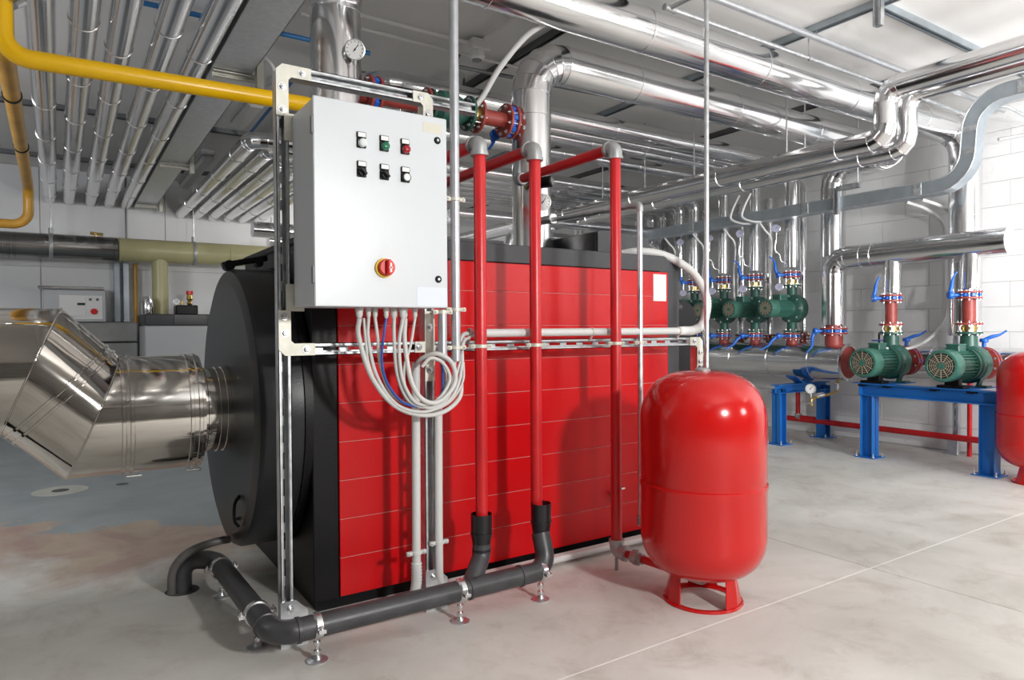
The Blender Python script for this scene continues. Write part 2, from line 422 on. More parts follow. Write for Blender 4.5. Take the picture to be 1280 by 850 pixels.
# front door (round)
D = thing('boiler_door', 'black round front door of boiler carrying the flue outlet', 'door', (.65, 3.05, 0))
MB().lathe([(0, 0), (.52, 0), (.565, .012), (.575, .03), (.575, .18), (0, .18)], (.56, 3.05, .735), (1, 0, 0), 96).build('door_disc', DOORM, D)
MB().lathe([(0, 0), (.585, 0), (.585, .03), (0, .03)], (.726, 3.05, .735), (1, 0, 0), 96).build('door_rim', BLK, D)
mb = MB().tube(smooth([(.555, 2.76, .42), (.535, 2.75, .39), (.533, 2.75, .33), (.55, 2.76, .30)], 5), .006, 8); mb.build('door_handle', BLK, D)
mb = MB(); mb.obox((.645, 3.05, 1.345), ((1, 0, .22), (0, 1, 0), (-.22, 0, 1)), (.09, .02, .012), .003); mb.cyl((.58, 3.02, 1.325), (.58, 3.08, 1.325), .022, 16)
mb.cyl((.70, 3.02, 1.34), (.70, 3.08, 1.34), .016, 12); mb.build('door_hinge', BLK, D)
mb = MB(); mb.hexb((.558, 2.80, .40), (-1, 0, 0), .006); mb.hexb((.558, 2.80, .32), (-1, 0, 0), .006); mb.build('door_bolt', CGRAY, D, stuff=True)

# flue duct
FZ, FY = .728, 3.05
root = thing('flue_duct', 'large polished steel flue duct with S bend leaving boiler door', 'duct', (.2, FY, 0))
MB().cyl((.45, FY, FZ), (.562, FY, FZ), .17, 48).build('collar', STEEL, root)
def ductseg(a, b, name='duct_section'):
    MB().tube([a, b], .226, 64, caps=False).build(name, STEEL, root)
P = [(.452, FY, FZ), (.085, FY, FZ), (-.10, FY, .913), (-1.5, FY, .913)]
mb = MB().tube(P, .226, 64, gore=True); mb.build('duct_section', STEEL, root)
mb = MB().lathe([(.17, 0), (.226, 0), (.226, .001)], (.453, FY, FZ), (-1, 0, 0), 48); mb.build('reducer_face', STEEL, root)
for x in (.435, .405, .205, .178): MB().ringband((x, FY, FZ), (1, 0, 0), .226, .016, .007, 64).build('clamp_band', STEEL, root)
for x in (.545, .52, .475): MB().ringband((x, FY, FZ), (1, 0, 0), .17, .010, .005, 48).build('clamp_band', STEEL, root)
c = (V(P[1])+V(P[2]))/2; d = (V(P[2])-V(P[1])).normalized()
for s_ in (-.008, .022): MB().ringband(c+d*s_, d, .226, .012, .006, 64).build('clamp_band', STEEL, root)
for i in (1, 2):
    n_ = ((V(P[i])-V(P[i-1])).normalized()+(V(P[i+1])-V(P[i])).normalized()).normalized()
    u, v, a = basis(n_); mb = MB(); din = (V(P[i])-V(P[i-1])).normalized(); pts = []
    for k in range(65):
        q = 2*PI*k/64; uu, vv, _ = basis(din); o_ = (uu*math.cos(q)+vv*math.sin(q))*.2265; pts.append(V(P[i])+o_-din*(o_.dot(n_)/din.dot(n_)))
    mb.tube(pts, .0035, 6, caps=False).build('weld_seam', STEEL, root)
mb = MB()
for x in (.205, .42): mb.cyl((x-.012, FY-.03, FZ-.238), (x+.03, FY-.03, FZ-.238), .005, 8); mb.hexb((x+.03, FY-.03, FZ-.238), (1, 0, 0), .007)
pc = c-d*.0+V((-.16, -.02, -.16)); mb.cyl(pc-d*.03, pc+d*.05, .005, 8); mb.hexb(pc+d*.05, d, .008)
mb.build('clamp_screw', ZBLT, root, stuff=True)
MB().box(-.33, -.29, 2.93, 2.98, .58, .72, .004).box(-.325, -.295, 2.935, 2.975, 0, .6, .003).build('duct_support', BLK, tagd=('dark upright support under flue duct bend at left edge', 'support'))

# ------------------------------------------------------------------ strut channel frame
def channel(mb, p0, p1, od, wd=.041, dp=.041, slots=True):
    p0 = V(p0); p1 = V(p1); L = (p1-p0).length; a = (p1-p0)/L; o = V(od).normalized(); s = a.cross(o); t = .00125; c = (p0+p1)/2
    for sg in (-1, 1):
        mb.obox(c+s*sg*(wd/2-t), (a, o, s), (L/2, dp/2, t))
        mb.obox(c+s*sg*(wd/2-.0045)+o*(dp/2-t), (a, o, s), (L/2, t, .0045))
        mb.obox(c+s*sg*(wd/2-.009)+o*(dp/2-.004), (a, o, s), (L/2, .004, t))
    if not slots: mb.obox(c-o*(dp/2-t), (a, o, s), (L/2, t, wd/2-t)); return mb
    for sg in (-1, 1): mb.obox(c+s*sg*(wd/4+.003)-o*(dp/2-t), (a, o, s), (L/2, t, wd/4-.003))
    n = int(L/.09)
    for k in range(n+2):
        mb.obox(p0+a*min(L-.0165, max(.0165, k*.09))-o*(dp/2-t), (a, o, s), (.0165, t, .0065))
    return mb
F = thing('strut_frame', 'galvanised slotted channel frame standing in front of the boiler', 'frame', (1.6, 2.31, 0))
FYc = 2.31
channel(MB(), (.607, FYc, .03), (.607, FYc, 1.90), (0, -1, 0)).build('post', GALV, F)
channel(MB(), (1.135, FYc, .03), (1.135, FYc, 1.90), (0, -1, 0)).build('post', GALV, F)
channel(MB(), (2.60, FYc, .0), (2.60, FYc, .96), (0, -1, 0)).build('post', GALV, F)
channel(MB(), (.64, FYc, 1.905), (1.34, FYc, 1.905), (0, -1, 0)).build('top_rail', GALV, F)
channel(MB(), (.64, FYc, .988), (1.10, FYc, .988), (0, -1, 0)).build('middle_rail', GALV, F)
channel(MB(), (1.16, FYc, .988), (2.58, FYc, .988), (0, -1, 0)).build('middle_rail', GALV, F)
def plate(pts2, y, t, nm='corner_bracket', m=ZINC, par=F, bolts=()):
    n = len(pts2); mb = MB(); mb.add([(x, y-t, z) for x, z in pts2]+[(x, y, z) for x, z in pts2], [tuple(range(n)), tuple(reversed(range(n, 2*n)))]+[(i, i+n, (i+1) % n+n, (i+1) % n) for i in range(n)])
    o = mb.build(nm, m, par)
    if bolts:
        b = MB()
        for x, z in bolts: b.hexb((x, y-t, z), (0, -1, 0), .0095, .008)
        b.build('bolt', ZBLT, o, stuff=True)
    return o
fy = FYc-.0205
def lbr(x, z, sx, sz, lx=.115, lz=.115, w_=.04):
    pts = [(x-sx*.02, z+sz*.0), (x+sx*.02-sx*.02, z+sz*.02), (x+sx*lx, z+sz*.02), (x+sx*lx, z-sz*.02), (x+sx*.03, z-sz*.02), (x+sx*.02, z-sz*.03), (x+sx*.02, z-sz*lz), (x-sx*.02, z-sz*lz)]
    plate(pts, fy, .004, bolts=[(x+sx*(lx-.03), z), (x, z-sz*.055), (x, z-sz*(lz-.02))])
lbr(.607, 1.905, 1, 1, .095, .15)
lbr(.607, .988, 1, -1, .10, .13)
lbr(1.135, 1.905, -1, 1, .06, .09)
lbr(2.60, .988, -1, 1, .07, .12)
plate([(1.075, .968), (1.075, 1.008), (1.115, 1.008), (1.115, 1.12), (1.155, 1.12), (1.155, .86), (1.115, .86), (1.115, .968)], fy, .004, bolts=[(1.09, .988), (1.135, 1.06), (1.135, .90)])
for x in (.607, 1.135, 2.60):
    plate([(x-.024, .0), (x-.024, .155), (x+.026, .155), (x+.066, .115), (x+.066, .0)], fy, .005, 'foot_bracket', GALV, bolts=[(x+.006, .128), (x+.006, .083)])
    MB().box(x-.02, x+.05, FYc+.0, FYc+.04, 0, .005, .001).build('foot_plate', GALV, F)
# angle plates holding the cabinet
for x, z in ((.645, 1.72), (.645, 1.16)):
    MB().obox((x-.004, fy-.003, z), ((1, 0, 0), (0, 1, 0), (0, 0, 1)), (.03, .003, .045), .001).build('cabinet_bracket', ZINC, F)

DHIN = mat('hinge_grey', (.16, .165, .17), 0, .45)
# ------------------------------------------------------------------ electrical cabinet
C = thing('control_cabinet', 'pale grey steel control cabinet with push buttons and red main switch', 'cabinet', (.86, 2.17, 1.124))
cx0, cx1, cz0, cz1, cy = .634, 1.087, 1.124, 1.760, 2.05
MB().box(cx0+.003, cx1-.003, cy+.018, 2.284, cz0+.002, cz1-.002, .004).build('body', CAB, C)
dr = MB().box(cx0, cx1, cy, cy+.017, cz0, cz1, .003).build('door', CAB, C)
for z in (1.672, 1.22): MB().box(cx0-.006, cx0+.004, cy+.0, cy+.014, z-.027, z+.027, .002).build('hinge', DHIN, C)
for z in (1.683, 1.22):
    l = MB().lathe([(0, 0), (.012, 0), (.012, .002), (.009, .005), (0, .005)], (1.051, cy, z), (0, -1, 0), 20).build('lock', BLK, dr)
    MB().lathe([(.0045, 0), (.0045, .0065), (0, .0065)], (1.051, cy, z), (0, -1, 0), 14).build('lock_insert', ZBLT, dr)
def btn(x, z, kind):
    MB().box(x-.0155, x+.0155, cy-.006, cy, z+.012, z+.032, .002).build('label_holder', BLK, dr)
    MB().box(x-.012, x+.013, cy-.0068, cy-.005, z+.016, z+.0295).build('label_insert', WHITE, dr)
    MB().box(x-.0155, x+.0155, cy-.005, cy, z-.018, z+.012, .003).build('button_base', BLK, dr)
    if kind in ('clear', 'green', 'red'):
        MB().lathe([(.0135, 0), (.0135, .008), (.012, .014), (.008, .0165), (0, .0175)], (x+.001, cy-.004, z-.003), (0, -1, 0), 24).build('indicator_lamp', {'clear': GLASS, 'green': LGRN, 'red': LRED}[kind], dr)['label'] = kind+' indicator lamp lens'
    elif kind == 'knob':
        mb = MB().lathe([(.0135, 0), (.0135, .007), (.011, .009), (0, .009)], (x, cy-.004, z-.003), (0, -1, 0), 24)
        mb.obox((x, cy-.019, z-.003), ((.7, 0, .7), (0, 1, 0), (-.7, 0, .7)), (.0045, .008, .013), .002); mb.build('selector_knob', BLK, dr)
    else:
        MB().lathe([(.0145, 0), (.0145, .010), (.012, .010)], (x+.001, cy-.004, z-.003), (0, -1, 0), 24).build('button_bezel', BLK, dr)
        MB().lathe([(.0115, 0), (.0115, .0115), (.009, .013), (0, .013)], (x+.001, cy-.004, z-.003), (0, -1, 0), 24).build('push_button', WHITE, dr)
for x, kk in ((.785, 'clear'), (.861, 'green'), (.933, 'red')): btn(x, 1.6385, kk)
for x, kk in ((.785, 'knob'), (.861, 'knob'), (.933, 'push')): btn(x, 1.548, kk)
MB().lathe([(.031, 0), (.031, .006), (.029, .008), (0, .008)], (.857, cy, 1.249), (0, -1, 0), 36).build('switch_plate', SWY, dr)
MB().lathe([(.0265, 0), (.0265, .016), (.024, .019), (0, .019)], (.860, cy-.006, 1.250), (0, -1, 0), 36).build('switch_dial', SWR, dr)
k = MB().box(.853, .867, cy-.043, cy-.022, 1.226, 1.274, .004).build('switch_handle', SWR, dr)
MB().box(.861, .866, cy-.0436, cy-.0425, 1.234, 1.262).box(.858, .869, cy-.0436, cy-.0425, 1.246, 1.250).build('switch_mark', WHITE, dr)
MB().box(.998, 1.068, cy-.0006, cy, 1.705, 1.738).build('faded_sticker', STK, dr)
MB().box(.972, 1.082, cy-.0006, cy, 1.130, 1.192).build('pale_sticker', STKB, dr)
gx = [.80, .835, .862, .893, .925, .948, .970, 1.002]; gy = [2.12, 2.13, 2.14, 2.12, 2.13, 2.11, 2.14, 2.13]
for i, (x, y) in enumerate(zip(gx, gy)):
    rr = .0135 if i in (0, 4, 5) else .010
    MB().lathe([(0, 0), (rr, 0), (rr, .012), (rr*.85, .013), (rr*.85, .024), (rr*.5, .034), (0, .034)], (x, y, cz0), (0, 0, -1), 8 if i % 2 else 12).build('cable_gland', GREYPL, C)

# cables in the loop below the cabinet
def cable(label, pts, r, m=GREYPL, n=8, nm='cable', g='cables looping below the control cabinet'):
    return MB().tube(smooth(pts, 8), r, n).build(nm, m, tagd=(label, 'cable', g))
Z = lambda y: 1.05+(410-y)/853*2.42
def L(*a):  # x,z pairs given on the cabinet back plane
    return [(x, y, z) for x, y, z in a]
cable('thick grey cable from leftmost gland sweeping under to the white conduit end', L((.80, 2.12, 1.09), (.805, 2.14, 1.03), (.85, 2.15, .90), (.93, 2.16, .80), (1.03, 2.17, .755), (1.13, 2.18, .755), (1.21, 2.20, .80), (1.235, 2.23, .87), (1.245, 2.26, .98), (1.268, 2.272, 1.03), (1.30, 2.275, 1.035)), .0085)
cable('grey cable from second gland, inside of the thick outer cable', L((.835, 2.13, 1.09), (.838, 2.14, 1.02), (.87, 2.15, .90), (.94, 2.155, .80), (1.04, 2.16, .765), (1.13, 2.165, .785), (1.19, 2.18, .84), (1.235, 2.22, .93), (1.255, 2.25, 1.0), (1.31, 2.265, 1.03)), .006)
cable('grey cable from third gland to long steel conduit', L((.862, 2.14, 1.09), (.87, 2.14, 1.03), (.885, 2.15, .93), (.93, 2.16, .83), (1.02, 2.17, .785), (1.11, 2.18, .79), (1.17, 2.19, .84), (1.20, 2.215, .92), (1.204, 2.22, .98)), .006)
cable('blue cable from fourth gland among the grey cables', L((.893, 2.12, 1.09), (.885, 2.12, 1.04), (.88, 2.13, .95), (.905, 2.14, .87), (.97, 2.15, .80), (1.06, 2.16, .785), (1.12, 2.17, .82), (1.14, 2.195, .89), (1.143, 2.22, .97)), .0045, BLUEC)
cable('grey cable from fifth gland to short steel conduit', L((.925, 2.13, 1.09), (.925, 2.13, 1.02), (.94, 2.14, .90), (.985, 2.15, .81), (1.06, 2.16, .78), (1.12, 2.17, .80), (1.15, 2.19, .86), (1.15, 2.22, .96)), .0065)
cable('grey cable from sixth gland crossing the loop', L((.948, 2.11, 1.09), (.938, 2.12, 1.0), (.955, 2.13, .88), (1.01, 2.14, .80), (1.09, 2.15, .80), (1.15, 2.16, .87), (1.135, 2.18, .93), (1.09, 2.19, .95), (1.06, 2.2, .92)), .0065)
cable('thick grey cable from seventh gland rolled in a ring before white conduit', L((.970, 2.14, 1.09), (.968, 2.14, 1.01), (.985, 2.13, .88), (1.03, 2.13, .81), (1.10, 2.14, .80), (1.165, 2.15, .86), (1.165, 2.17, .93), (1.115, 2.19, .965), (1.075, 2.24, .945), (1.068, 2.275, .91)), .0085)
cable('thin grey cable from rightmost gland curving left then down', L((1.002, 2.13, 1.09), (.985, 2.13, 1.0), (.965, 2.14, .92), (.975, 2.15, .85), (1.01, 2.15, .80), (1.08, 2.16, .775), (1.14, 2.17, .80), (1.185, 2.19, .86), (1.235, 2.23, .95), (1.27, 2.26, 1.02)), .005)
cable('thin pale cable hanging from glands straight across the rail', L((.815, 2.12, 1.09), (.83, 2.14, 1.0), (.845, 2.15, .93), (.89, 2.16, .84), (.96, 2.165, .78), (1.07, 2.175, .765), (1.16, 2.18, .79), (1.225, 2.20, .86), (1.24, 2.22, .93)), .0045)

# conduits
def clampn(mb, c, r, back):
    """pipe clamp ring with two lugs and a foot to the rail at y=back"""
    c = V(c); mb.ringband(c, (0, 0, 1), r, .016, .0035, 18)
    mb.obox(c+V((r+.012, 0, 0)), ((1, 0, 0), (0, 1, 0), (0, 0, 1)), (.011, .006, .007), .001); mb.obox(c-V((r+.012, 0, 0)), ((1, 0, 0), (0, 1, 0), (0, 0, 1)), (.011, .006, .007), .001)
    mb.hexb(c+V((r+.014, -.006, 0)), (0, -1, 0), .0055, .005); mb.hexb(c+V((-r-.014, -.006, 0)), (0, -1, 0), .0055, .005)
    if back is not None: mb.cyl(c+V((0, r, 0)), (c.x, back, c.z), .006, 8)
    return mb
def vcond(label, x, y, z0, z1, r, m, clamps, name='conduit', cat='conduit', ring=True):
    root = thing(name, label, cat, (x, y, z0))
    MB().lathe([(r*.8, 0), (r, 0), (r, z1-z0), (r*.8, z1-z0)], (x, y, z0), (0, 0, 1), 20).build('tube', m, root)
    MB().lathe([(r*.99, 0), (r*1.1, 0), (r*1.1, .02), (r*.99, .02)], (x, y, z0), (0, 0, 1), 20).build('end_bush', m, root)
    for z in clamps: clampn(MB(), (x, y, z), r, fy).build('pipe_clamp', ZINC, root)
    return root
vcond('long steel conduit from ceiling down past right edge of control cabinet', 1.209, 2.22, .935, 2.82, .0175, STCON, (1.53, 1.125, .985))
vcond('short steel conduit below right corner of control cabinet', 1.143, 2.20, .945, 1.123, .0165, STCON, (1.115,))
r1 = thing('white_conduit', 'white plastic conduit left of second frame post ending in ribbed bend', 'conduit', (1.07, 2.29, .1))
MB().cyl((1.068, 2.275, .165), (1.072, 2.275, .93), .0155, 18).build('tube', COND, r1)
pp = smooth([(1.068, 2.275, .20), (1.068, 2.275, .13), (1.06, 2.285, .075), (1.04, 2.31, .035), (1.03, 2.36, .02)], 12)
MB().tube(pp, .02, 16, rs=[.0205 if i % 2 else .0175 for i in range(len(pp))]).build('ribbed_bend', COND, r1)
r1 = thing('white_conduit', 'white plastic conduit right of second frame post bending onto the floor', 'conduit', (1.16, 2.29, .1))
MB().tube(smooth([(1.165, 2.28, .78), (1.163, 2.28, .4), (1.163, 2.28, .2), (1.17, 2.29, .12), (1.20, 2.32, .055), (1.27, 2.37, .03), (1.4, 2.40, .03), (2.0, 2.41, .03), (2.72, 2.41, .03)], 6), .0155, 16).build('tube', COND, r1)
mb = MB(); clampn(mb, (1.068, 2.275, .235), .0155, None); clampn(mb, (1.163, 2.28, .255), .0155, None); mb.build('pipe_clamp', COND, r1)
MB().box(1.25, 2.76, 2.435, 2.475, 0, .03, .003).build('floor_trunking', WHITE, tagd=('low white trunking strip on floor along foot of boiler', 'trunking'))
r1 = thing('white_conduit', 'white horizontal conduit above middle rail with ribbed hose looping up at right', 'conduit', (1.9, 2.27, 1.0))
MB().cyl((1.325, 2.275, 1.037), (2.50, 2.275, 1.039), .0165, 18).build('tube', COND, r1)
pp = smooth([(2.47, 2.275, 1.039), (2.53, 2.275, 1.04), (2.62, 2.30, 1.06), (2.70, 2.34, 1.11), (2.755, 2.38, 1.21), (2.72, 2.43, 1.33), (2.64, 2.48, 1.40), (2.55, 2.52, 1.435), (2.45, 2.56, 1.443), (2.40, 2.62, 1.435)], 17)
MB().tube(pp, .024, 16, rs=[.0225 if i % 2 else .0195 for i in range(len(pp))]).build('ribbed_hose', COND, r1)
MB().cyl((2.44, 2.275, 1.039), (2.53, 2.275, 1.04), .021, 18, ch=.002).build('coupling', WHITE, r1)
for x in (1.30, 1.905, 2.44):
    mb = MB(); mb.ringband((x, 2.275, 1.038), (1, 0, 0), .0165, .012, .003, 16); mb.cyl((x, 2.275, 1.02), (x, 2.29, 1.0), .005, 8); mb.build('pipe_clip', ZINC, r1)

# ------------------------------------------------------------------ red vent pipes
RY = 2.225
def redv(label, x, z0, z1, yend):
    root = thing('red_pipe', label, 'pipe', (x, RY, z0))
    r = .0235
    MB().tube(fillet([(x, RY, z0), (x, RY, z1), (x, yend, z1)], .035, 5), r, 20).build('tube', REDPIPE, root)
    mb = MB().tube(fillet([(x, RY, z1-.045), (x, RY, z1), (x, RY+.045, z1)], .032, 8), .030, 24)
    mb.lathe([(0, 0), (.034, 0), (.034, .014), (0, .014)], (x, RY, z1-.05), (0, 0, 1), 24); mb.lathe([(0, 0), (.034, 0), (.034, .014), (0, .014)], (x, RY+.036, z1), (0, 1, 0), 24)
    mb.build('elbow_fitting', GREYFIT, root)
    clampn(MB(), (x, RY, .988), r, fy).build('pipe_clamp', ZINC, root)
    return root
redv('left red vertical pipe running down into the first black funnel', 1.318, .30, 1.755, 3.0)
redv('middle red vertical pipe running down into the second black funnel', 1.573, .32, 1.770, 3.0)
R3 = redv('right red vertical pipe reaching floor level and turning to the tank', 1.998, .09, 1.832, 2.96)
MB().cyl((1.998, 2.93, 1.832), (1.998, 2.97, 1.832), .033, 20, ch=.004).build('end_fitting', GREYFIT, R3)
# floor branch to tank
tk = V((2.06, 1.80, 0)); s0 = V((1.998, RY, .085)); s1 = V((2.055, 1.86, .075))
MB().tube([s0, s1], .0165, 16).build('branch_tube', REDPIPE, R3)
dd = (s1-s0).normalized()
mb = MB().tube(fillet([s0+V((0, 0, .05)), s0, s0+dd*.05], .035, 6), .030, 20); mb.lathe([(0, 0), (.034, 0), (.034, .016), (0, .016)], s0+V((0, 0, .035)), (0, 0, 1), 20)
mb.lathe([(0, 0), (.034, 0), (.034, .016), (0, .016)], s0+dd*.04, dd, 20); mb.build('elbow_fitting', GREYFIT, R3)
mb = MB().lathe([(0, 0), (.026, 0), (.03, .004), (.03, .02), (.034, .02), (.034, .036), (.024, .04), (.024, .055), (0, .055)], s0+dd*.085, dd, 8); mb.build('union', GREYFIT, R3)
mb = MB().tube(fillet([s1-dd*.03, V((2.06, 1.80, .075)), V((2.06, 1.80, .099))], .02, 5), .022, 18); mb.build('tank_elbow', GREYFIT, R3)
mb = MB().cyl(s0+V((0, 0, -.03)), s0+V((0, 0, -.085)), .008, 8); mb.build('drip_stub', GREYFIT, R3)

# thin galvanised drain line at boiler
root = thing('galvanised_pipe', 'thin galvanised pipe right of the red pipes, capped near the floor', 'pipe', (2.19, 2.27, .17))
MB().tube(fillet([(2.185, 2.27, .17), (2.185, 2.27, 1.612), (2.14, 2.93, 1.625)], .03, 6), .0125, 16).build('tube', GALV, root)
MB().tube(fillet([(2.185, 2.27, 1.58), (2.185, 2.27, 1.612), (2.183, 2.31, 1.613)], .024, 6), .0165, 16).build('elbow_fitting', GREYFIT, root)
MB().cyl((2.185, 2.27, .155), (2.185, 2.27, .20), .019, 16, ch=.004).build('end_cap', GREYFIT, root)
clampn(MB(), (2.185, 2.27, .988), .0125, fy).build('pipe_clamp', ZINC, root)
mb = MB().cyl((2.20, 2.485, .255), (2.20, 2.44, .255), .012, 12); mb.cyl((2.20, 2.445, .275), (2.20, 2.445, .225), .008, 10)
mb.obox((2.215, 2.44, .285), ((1, 0, 0), (0, 1, 0), (0, 0, 1)), (.028, .006, .004), .001); mb.build('drain_tap', ZBLT, tagd=('small lever drain tap on lower right of red boiler side', 'tap'))

# ------------------------------------------------------------------ black drain pipe and funnels
DY, DZ, DR = 2.147, .112, .037
root = thing('drain_pipe', 'dark plastic drain pipe on low stands running round the boiler corner', 'pipe', (1., DY, 0))
path = [(.387, 3.04, .0), (.387, 3.04, .125), (.505, 2.99, .118), (.528, DY, DZ), (1.57, DY, DZ), (1.568, DY+.045, .245)]
pp = fillet([path[0], path[1], path[2]], .07, 6)[:-1]+fillet([pp_ for pp_ in ((.43, 3.02, .125), path[2], path[3], path[4], path[5])], .07, 6)[1:]
MB().tube(fillet(path, .07, 7), DR, 24).build('tube', PIPEB, root)
for c, a in (((.60, DY, DZ), (1, 0, 0)), ((.526, 2.235, DZ), (0, 1, 0)), ((1.215, DY, DZ), (1, 0, 0)), ((1.44, DY, DZ), (1, 0, 0))):
    MB().ringband(c, a, DR, .014, .004, 24).build('socket_rim', PIPEB, root)
# branch of funnel 1
MB().tube(fillet([(1.19, DY, DZ), (1.235, DY+.02, .115), (1.316, RY, .19), (1.316, RY, .24)], .04, 6), .035, 20).build('branch', PIPEB, root)
def funnel(x, y, z0, zt, label):
    t = thing('drain_funnel', label, 'funnel', (x, y, z0))
    MB().lathe([(.033, 0), (.034, .03), (.037, .05), (.040, .065), (.0405, zt-z0), (.0375, zt-z0), (.0365, .07), (.0, .05)], (x, y, z0), (0, 0, 1), 30).build('funnel_body', FUNB, t)
    MB().ringband((x, y, z0+.075), (0, 0, 1), .0405, .006, .002, 30).build('funnel_rib', FUNB, t)
    MB().ringband((x, y, z0+.01), (0, 0, 1), .034, .012, .003, 30).build('funnel_socket', FUNB, t)
funnel(1.316, RY, .205, .352, 'black funnel pipe catching the left red pipe')
funnel(1.573, RY-.03, .215, .362, 'black funnel pipe catching the middle red pipe')
def pstand(x, y, a, label):
    t = thing('pipe_stand', label, 'stand', (x, y, 0), 'stands under the drain pipe')
    mb = MB().ringband((x, y, DZ), a, DR+.001, .026, .005, 24)
    side = V(a).cross(V((0, 0, 1))).normalized()
    for sg in (-1, 1): mb.obox(V((x, y, DZ))+side*sg*(DR+.012), (side, V(a), (0, 0, 1)), (.012, .012, .006), .001); mb.hexb(V((x, y, DZ+.006))+side*sg*(DR+.014), (0, 0, 1), .006, .006)
    mb.build('clamp_ring', ZINC if 0 else ZBLT, t)
    MB().cyl((x, y, .004), (x, y, .075), .0055, 10).cyl((x, y, .022), (x, y, .034), .012, 6).cyl((x, y, .052), (x, y, .062), .012, 6).build('threaded_stem', ZBLT, t)
    MB().lathe([(0, 0), (.034, 0), (.034, .004), (.014, .007), (.009, .018), (0, .018)], (x, y, 0), (0, 0, 1), 24).build('foot', GALV, t)
pstand(.507, 2.88, (0, 1, 0), 'pipe stand farthest back beside the black boiler door')
pstand(.524, 2.35, (0, 1, 0), 'pipe stand just behind the bend of the drain pipe')
pstand(.660, DY, (1, 0, 0), 'pipe stand nearest the camera just right of the bend')
pstand(1.179, DY, (1, 0, 0), 'pipe stand below the left funnel branch')
pstand(1.535, DY, (1, 0, 0), 'pipe stand at the right end of the drain pipe')
MB().tube(smooth([(.345, 3.02, .0), (.35, 3.0, .10), (.40, 2.97, .17), (.49, 2.95, .20), (.555, 2.96, .20)], 8), .016, 12).build('drain_hose', mat('hose_grey', (.13, .125, .12), 0, .45, .15, 20), tagd=('grey hose arching from floor opening to foot of boiler door', 'hose'))

# ------------------------------------------------------------------ expansion tanks
def tank(label, x, y):
    t = thing('expansion_tank', label, 'tank', (x, y, 0), 'red expansion tanks')
    R = .237
    pr = [(0, .098)]+[(R*math.sin(q)**.62 if q > 0 else 0, .098+.175*(1-math.cos(q)**.9)) for q in [PI/2*k/12 for k in range(1, 13)]]
    pr[-1] = (R, .273)
    pr += [(R, .44), (R+.0035, .45), (R+.0035, .462), (R-.003, .466), (R-.003, .474), (R, .48), (R, .70)]
    pr += [(R*math.cos(q)**.66 if q < PI/2-.01 else 0, .70+.188*math.sin(q)) for q in [PI/2*k/12 for k in range(1, 13)]]
    MB().lathe(pr, (x, y, 0), (0, 0, 1), 72).build('shell', TANK, t)
    MB().lathe([(.02, 0), (.03, .004), (.03, .014), (.022, .02), (0, .02)], (x, y, .878), (0, 0, 1), 18).build('top_plug', GREYFIT, t)
    MB().lathe([(.118, 0), (.15, 0), (.152, .004), (.148, .010), (.142, .010), (.14, .004), (.118, .004), (.118, 0)], (x, y, 0), (0, 0, 1), 48).build('base_ring', TANK, t)
    for k in range(3):
        a = PI*2/3*k-1.37; d = V((math.cos(a), math.sin(a), 0)); s_ = V((-d.y, d.x, 0)); c = V((x, y, 0))
        r0, r1 = .132, .118; q = []
        for (rr, z, hw) in ((r0, .004, .060), (r1, .125, .036)):
            for sg in (-1, 1):
                q += [c+d*rr+s_*sg*hw+V((0, 0, z)), c+d*(rr-.004)+s_*sg*hw+V((0, 0, z))]
            q += [c+d*(rr+.014)+V((0, 0, z)), c+d*(rr+.010)+V((0, 0, z))]
        # order: L out,L in,R out,R in,C out,C in (bottom), same (top)
        fs = [(0, 4, 10, 6), (4, 2, 8, 10), (1, 7, 11, 5), (5, 11, 9, 3), (0, 6, 7, 1), (2, 3, 9, 8)]
        MB().add(q, fs).build('leg', TANK, t)
    return t
tank('large red expansion tank standing in front of the boiler', 2.06, 1.80)
tank('red expansion tank cut by the right picture edge beside the pumps', 5.43, 1.87)
root = thing('galvanised_pipe', 'slim galvanised pipe rising behind the front red tank to the ceiling', 'pipe', (2.568, 2.215, 0))
MB().tube(fillet([(2.562, 2.215, 0), (2.568, 2.215, 2.655), (2.568, 2.44, 2.66)], .025, 5), .0115, 16).build('tube', GALV, root)
MB().tube(fillet([(2.568, 2.215, 2.61), (2.568, 2.215, 2.655), (2.568, 2.26, 2.656)], .025, 5), .016, 16).build('elbow_fitting', GREYFIT, root)
MB().cyl((2.53, 2.45, 2.66), (2.61, 2.45, 2.66), .018, 16, ch=.003).build('tee_fitting', GREYFIT, root)

# ------------------------------------------------------------------ large insulated pipes on ceiling
clad('insulated_pipe', 'widest silver clad pipe, rising behind the cabinet and crossing below ceiling to right wall', [(1.052, 3.05, 1.42), (1.052, 3.05, 2.63), (1.052, 2.66, 2.63), (5.98, 2.66, 2.63), (5.98, 2.56, 2.5), (5.98, 2.56, .98)], .113, .13, step=.95, off=.55)
clad('insulated_pipe', 'silver clad pipe rising from boiler top behind red pipes then running to right wall', [(2.135, 3.05, 1.46), (2.135, 3.05, 2.52), (5.93, 3.05, 2.52), (5.93, 3.64, 2.52), (5.93, 3.64, 1.70)], .106, .2, gores=5, step=.9, off=.7)
rt_ = thing('riser_base', 'red brown flanged base under the boiler outlet riser', 'flange', (2.135, 3.05, 1.42))
MB().cyl((2.135, 3.05, 1.42), (2.135, 3.05, 1.47), .06, 24).build('neck', CASTR, rt_); flange(rt_, (2.135, 3.05, 1.462), (0, 0, 1), .10, .016)
clad('insulated_pipe', 'silver clad pipe under ceiling with round elbow just above the cabinet', [(5.75, 3.94, 1.62), (5.75, 3.94, 2.58), (1.62, 3.94, 2.58), (1.52, 4.6, 2.58), (1.52, 8.87, 2.58)], .07, .13, step=.95)
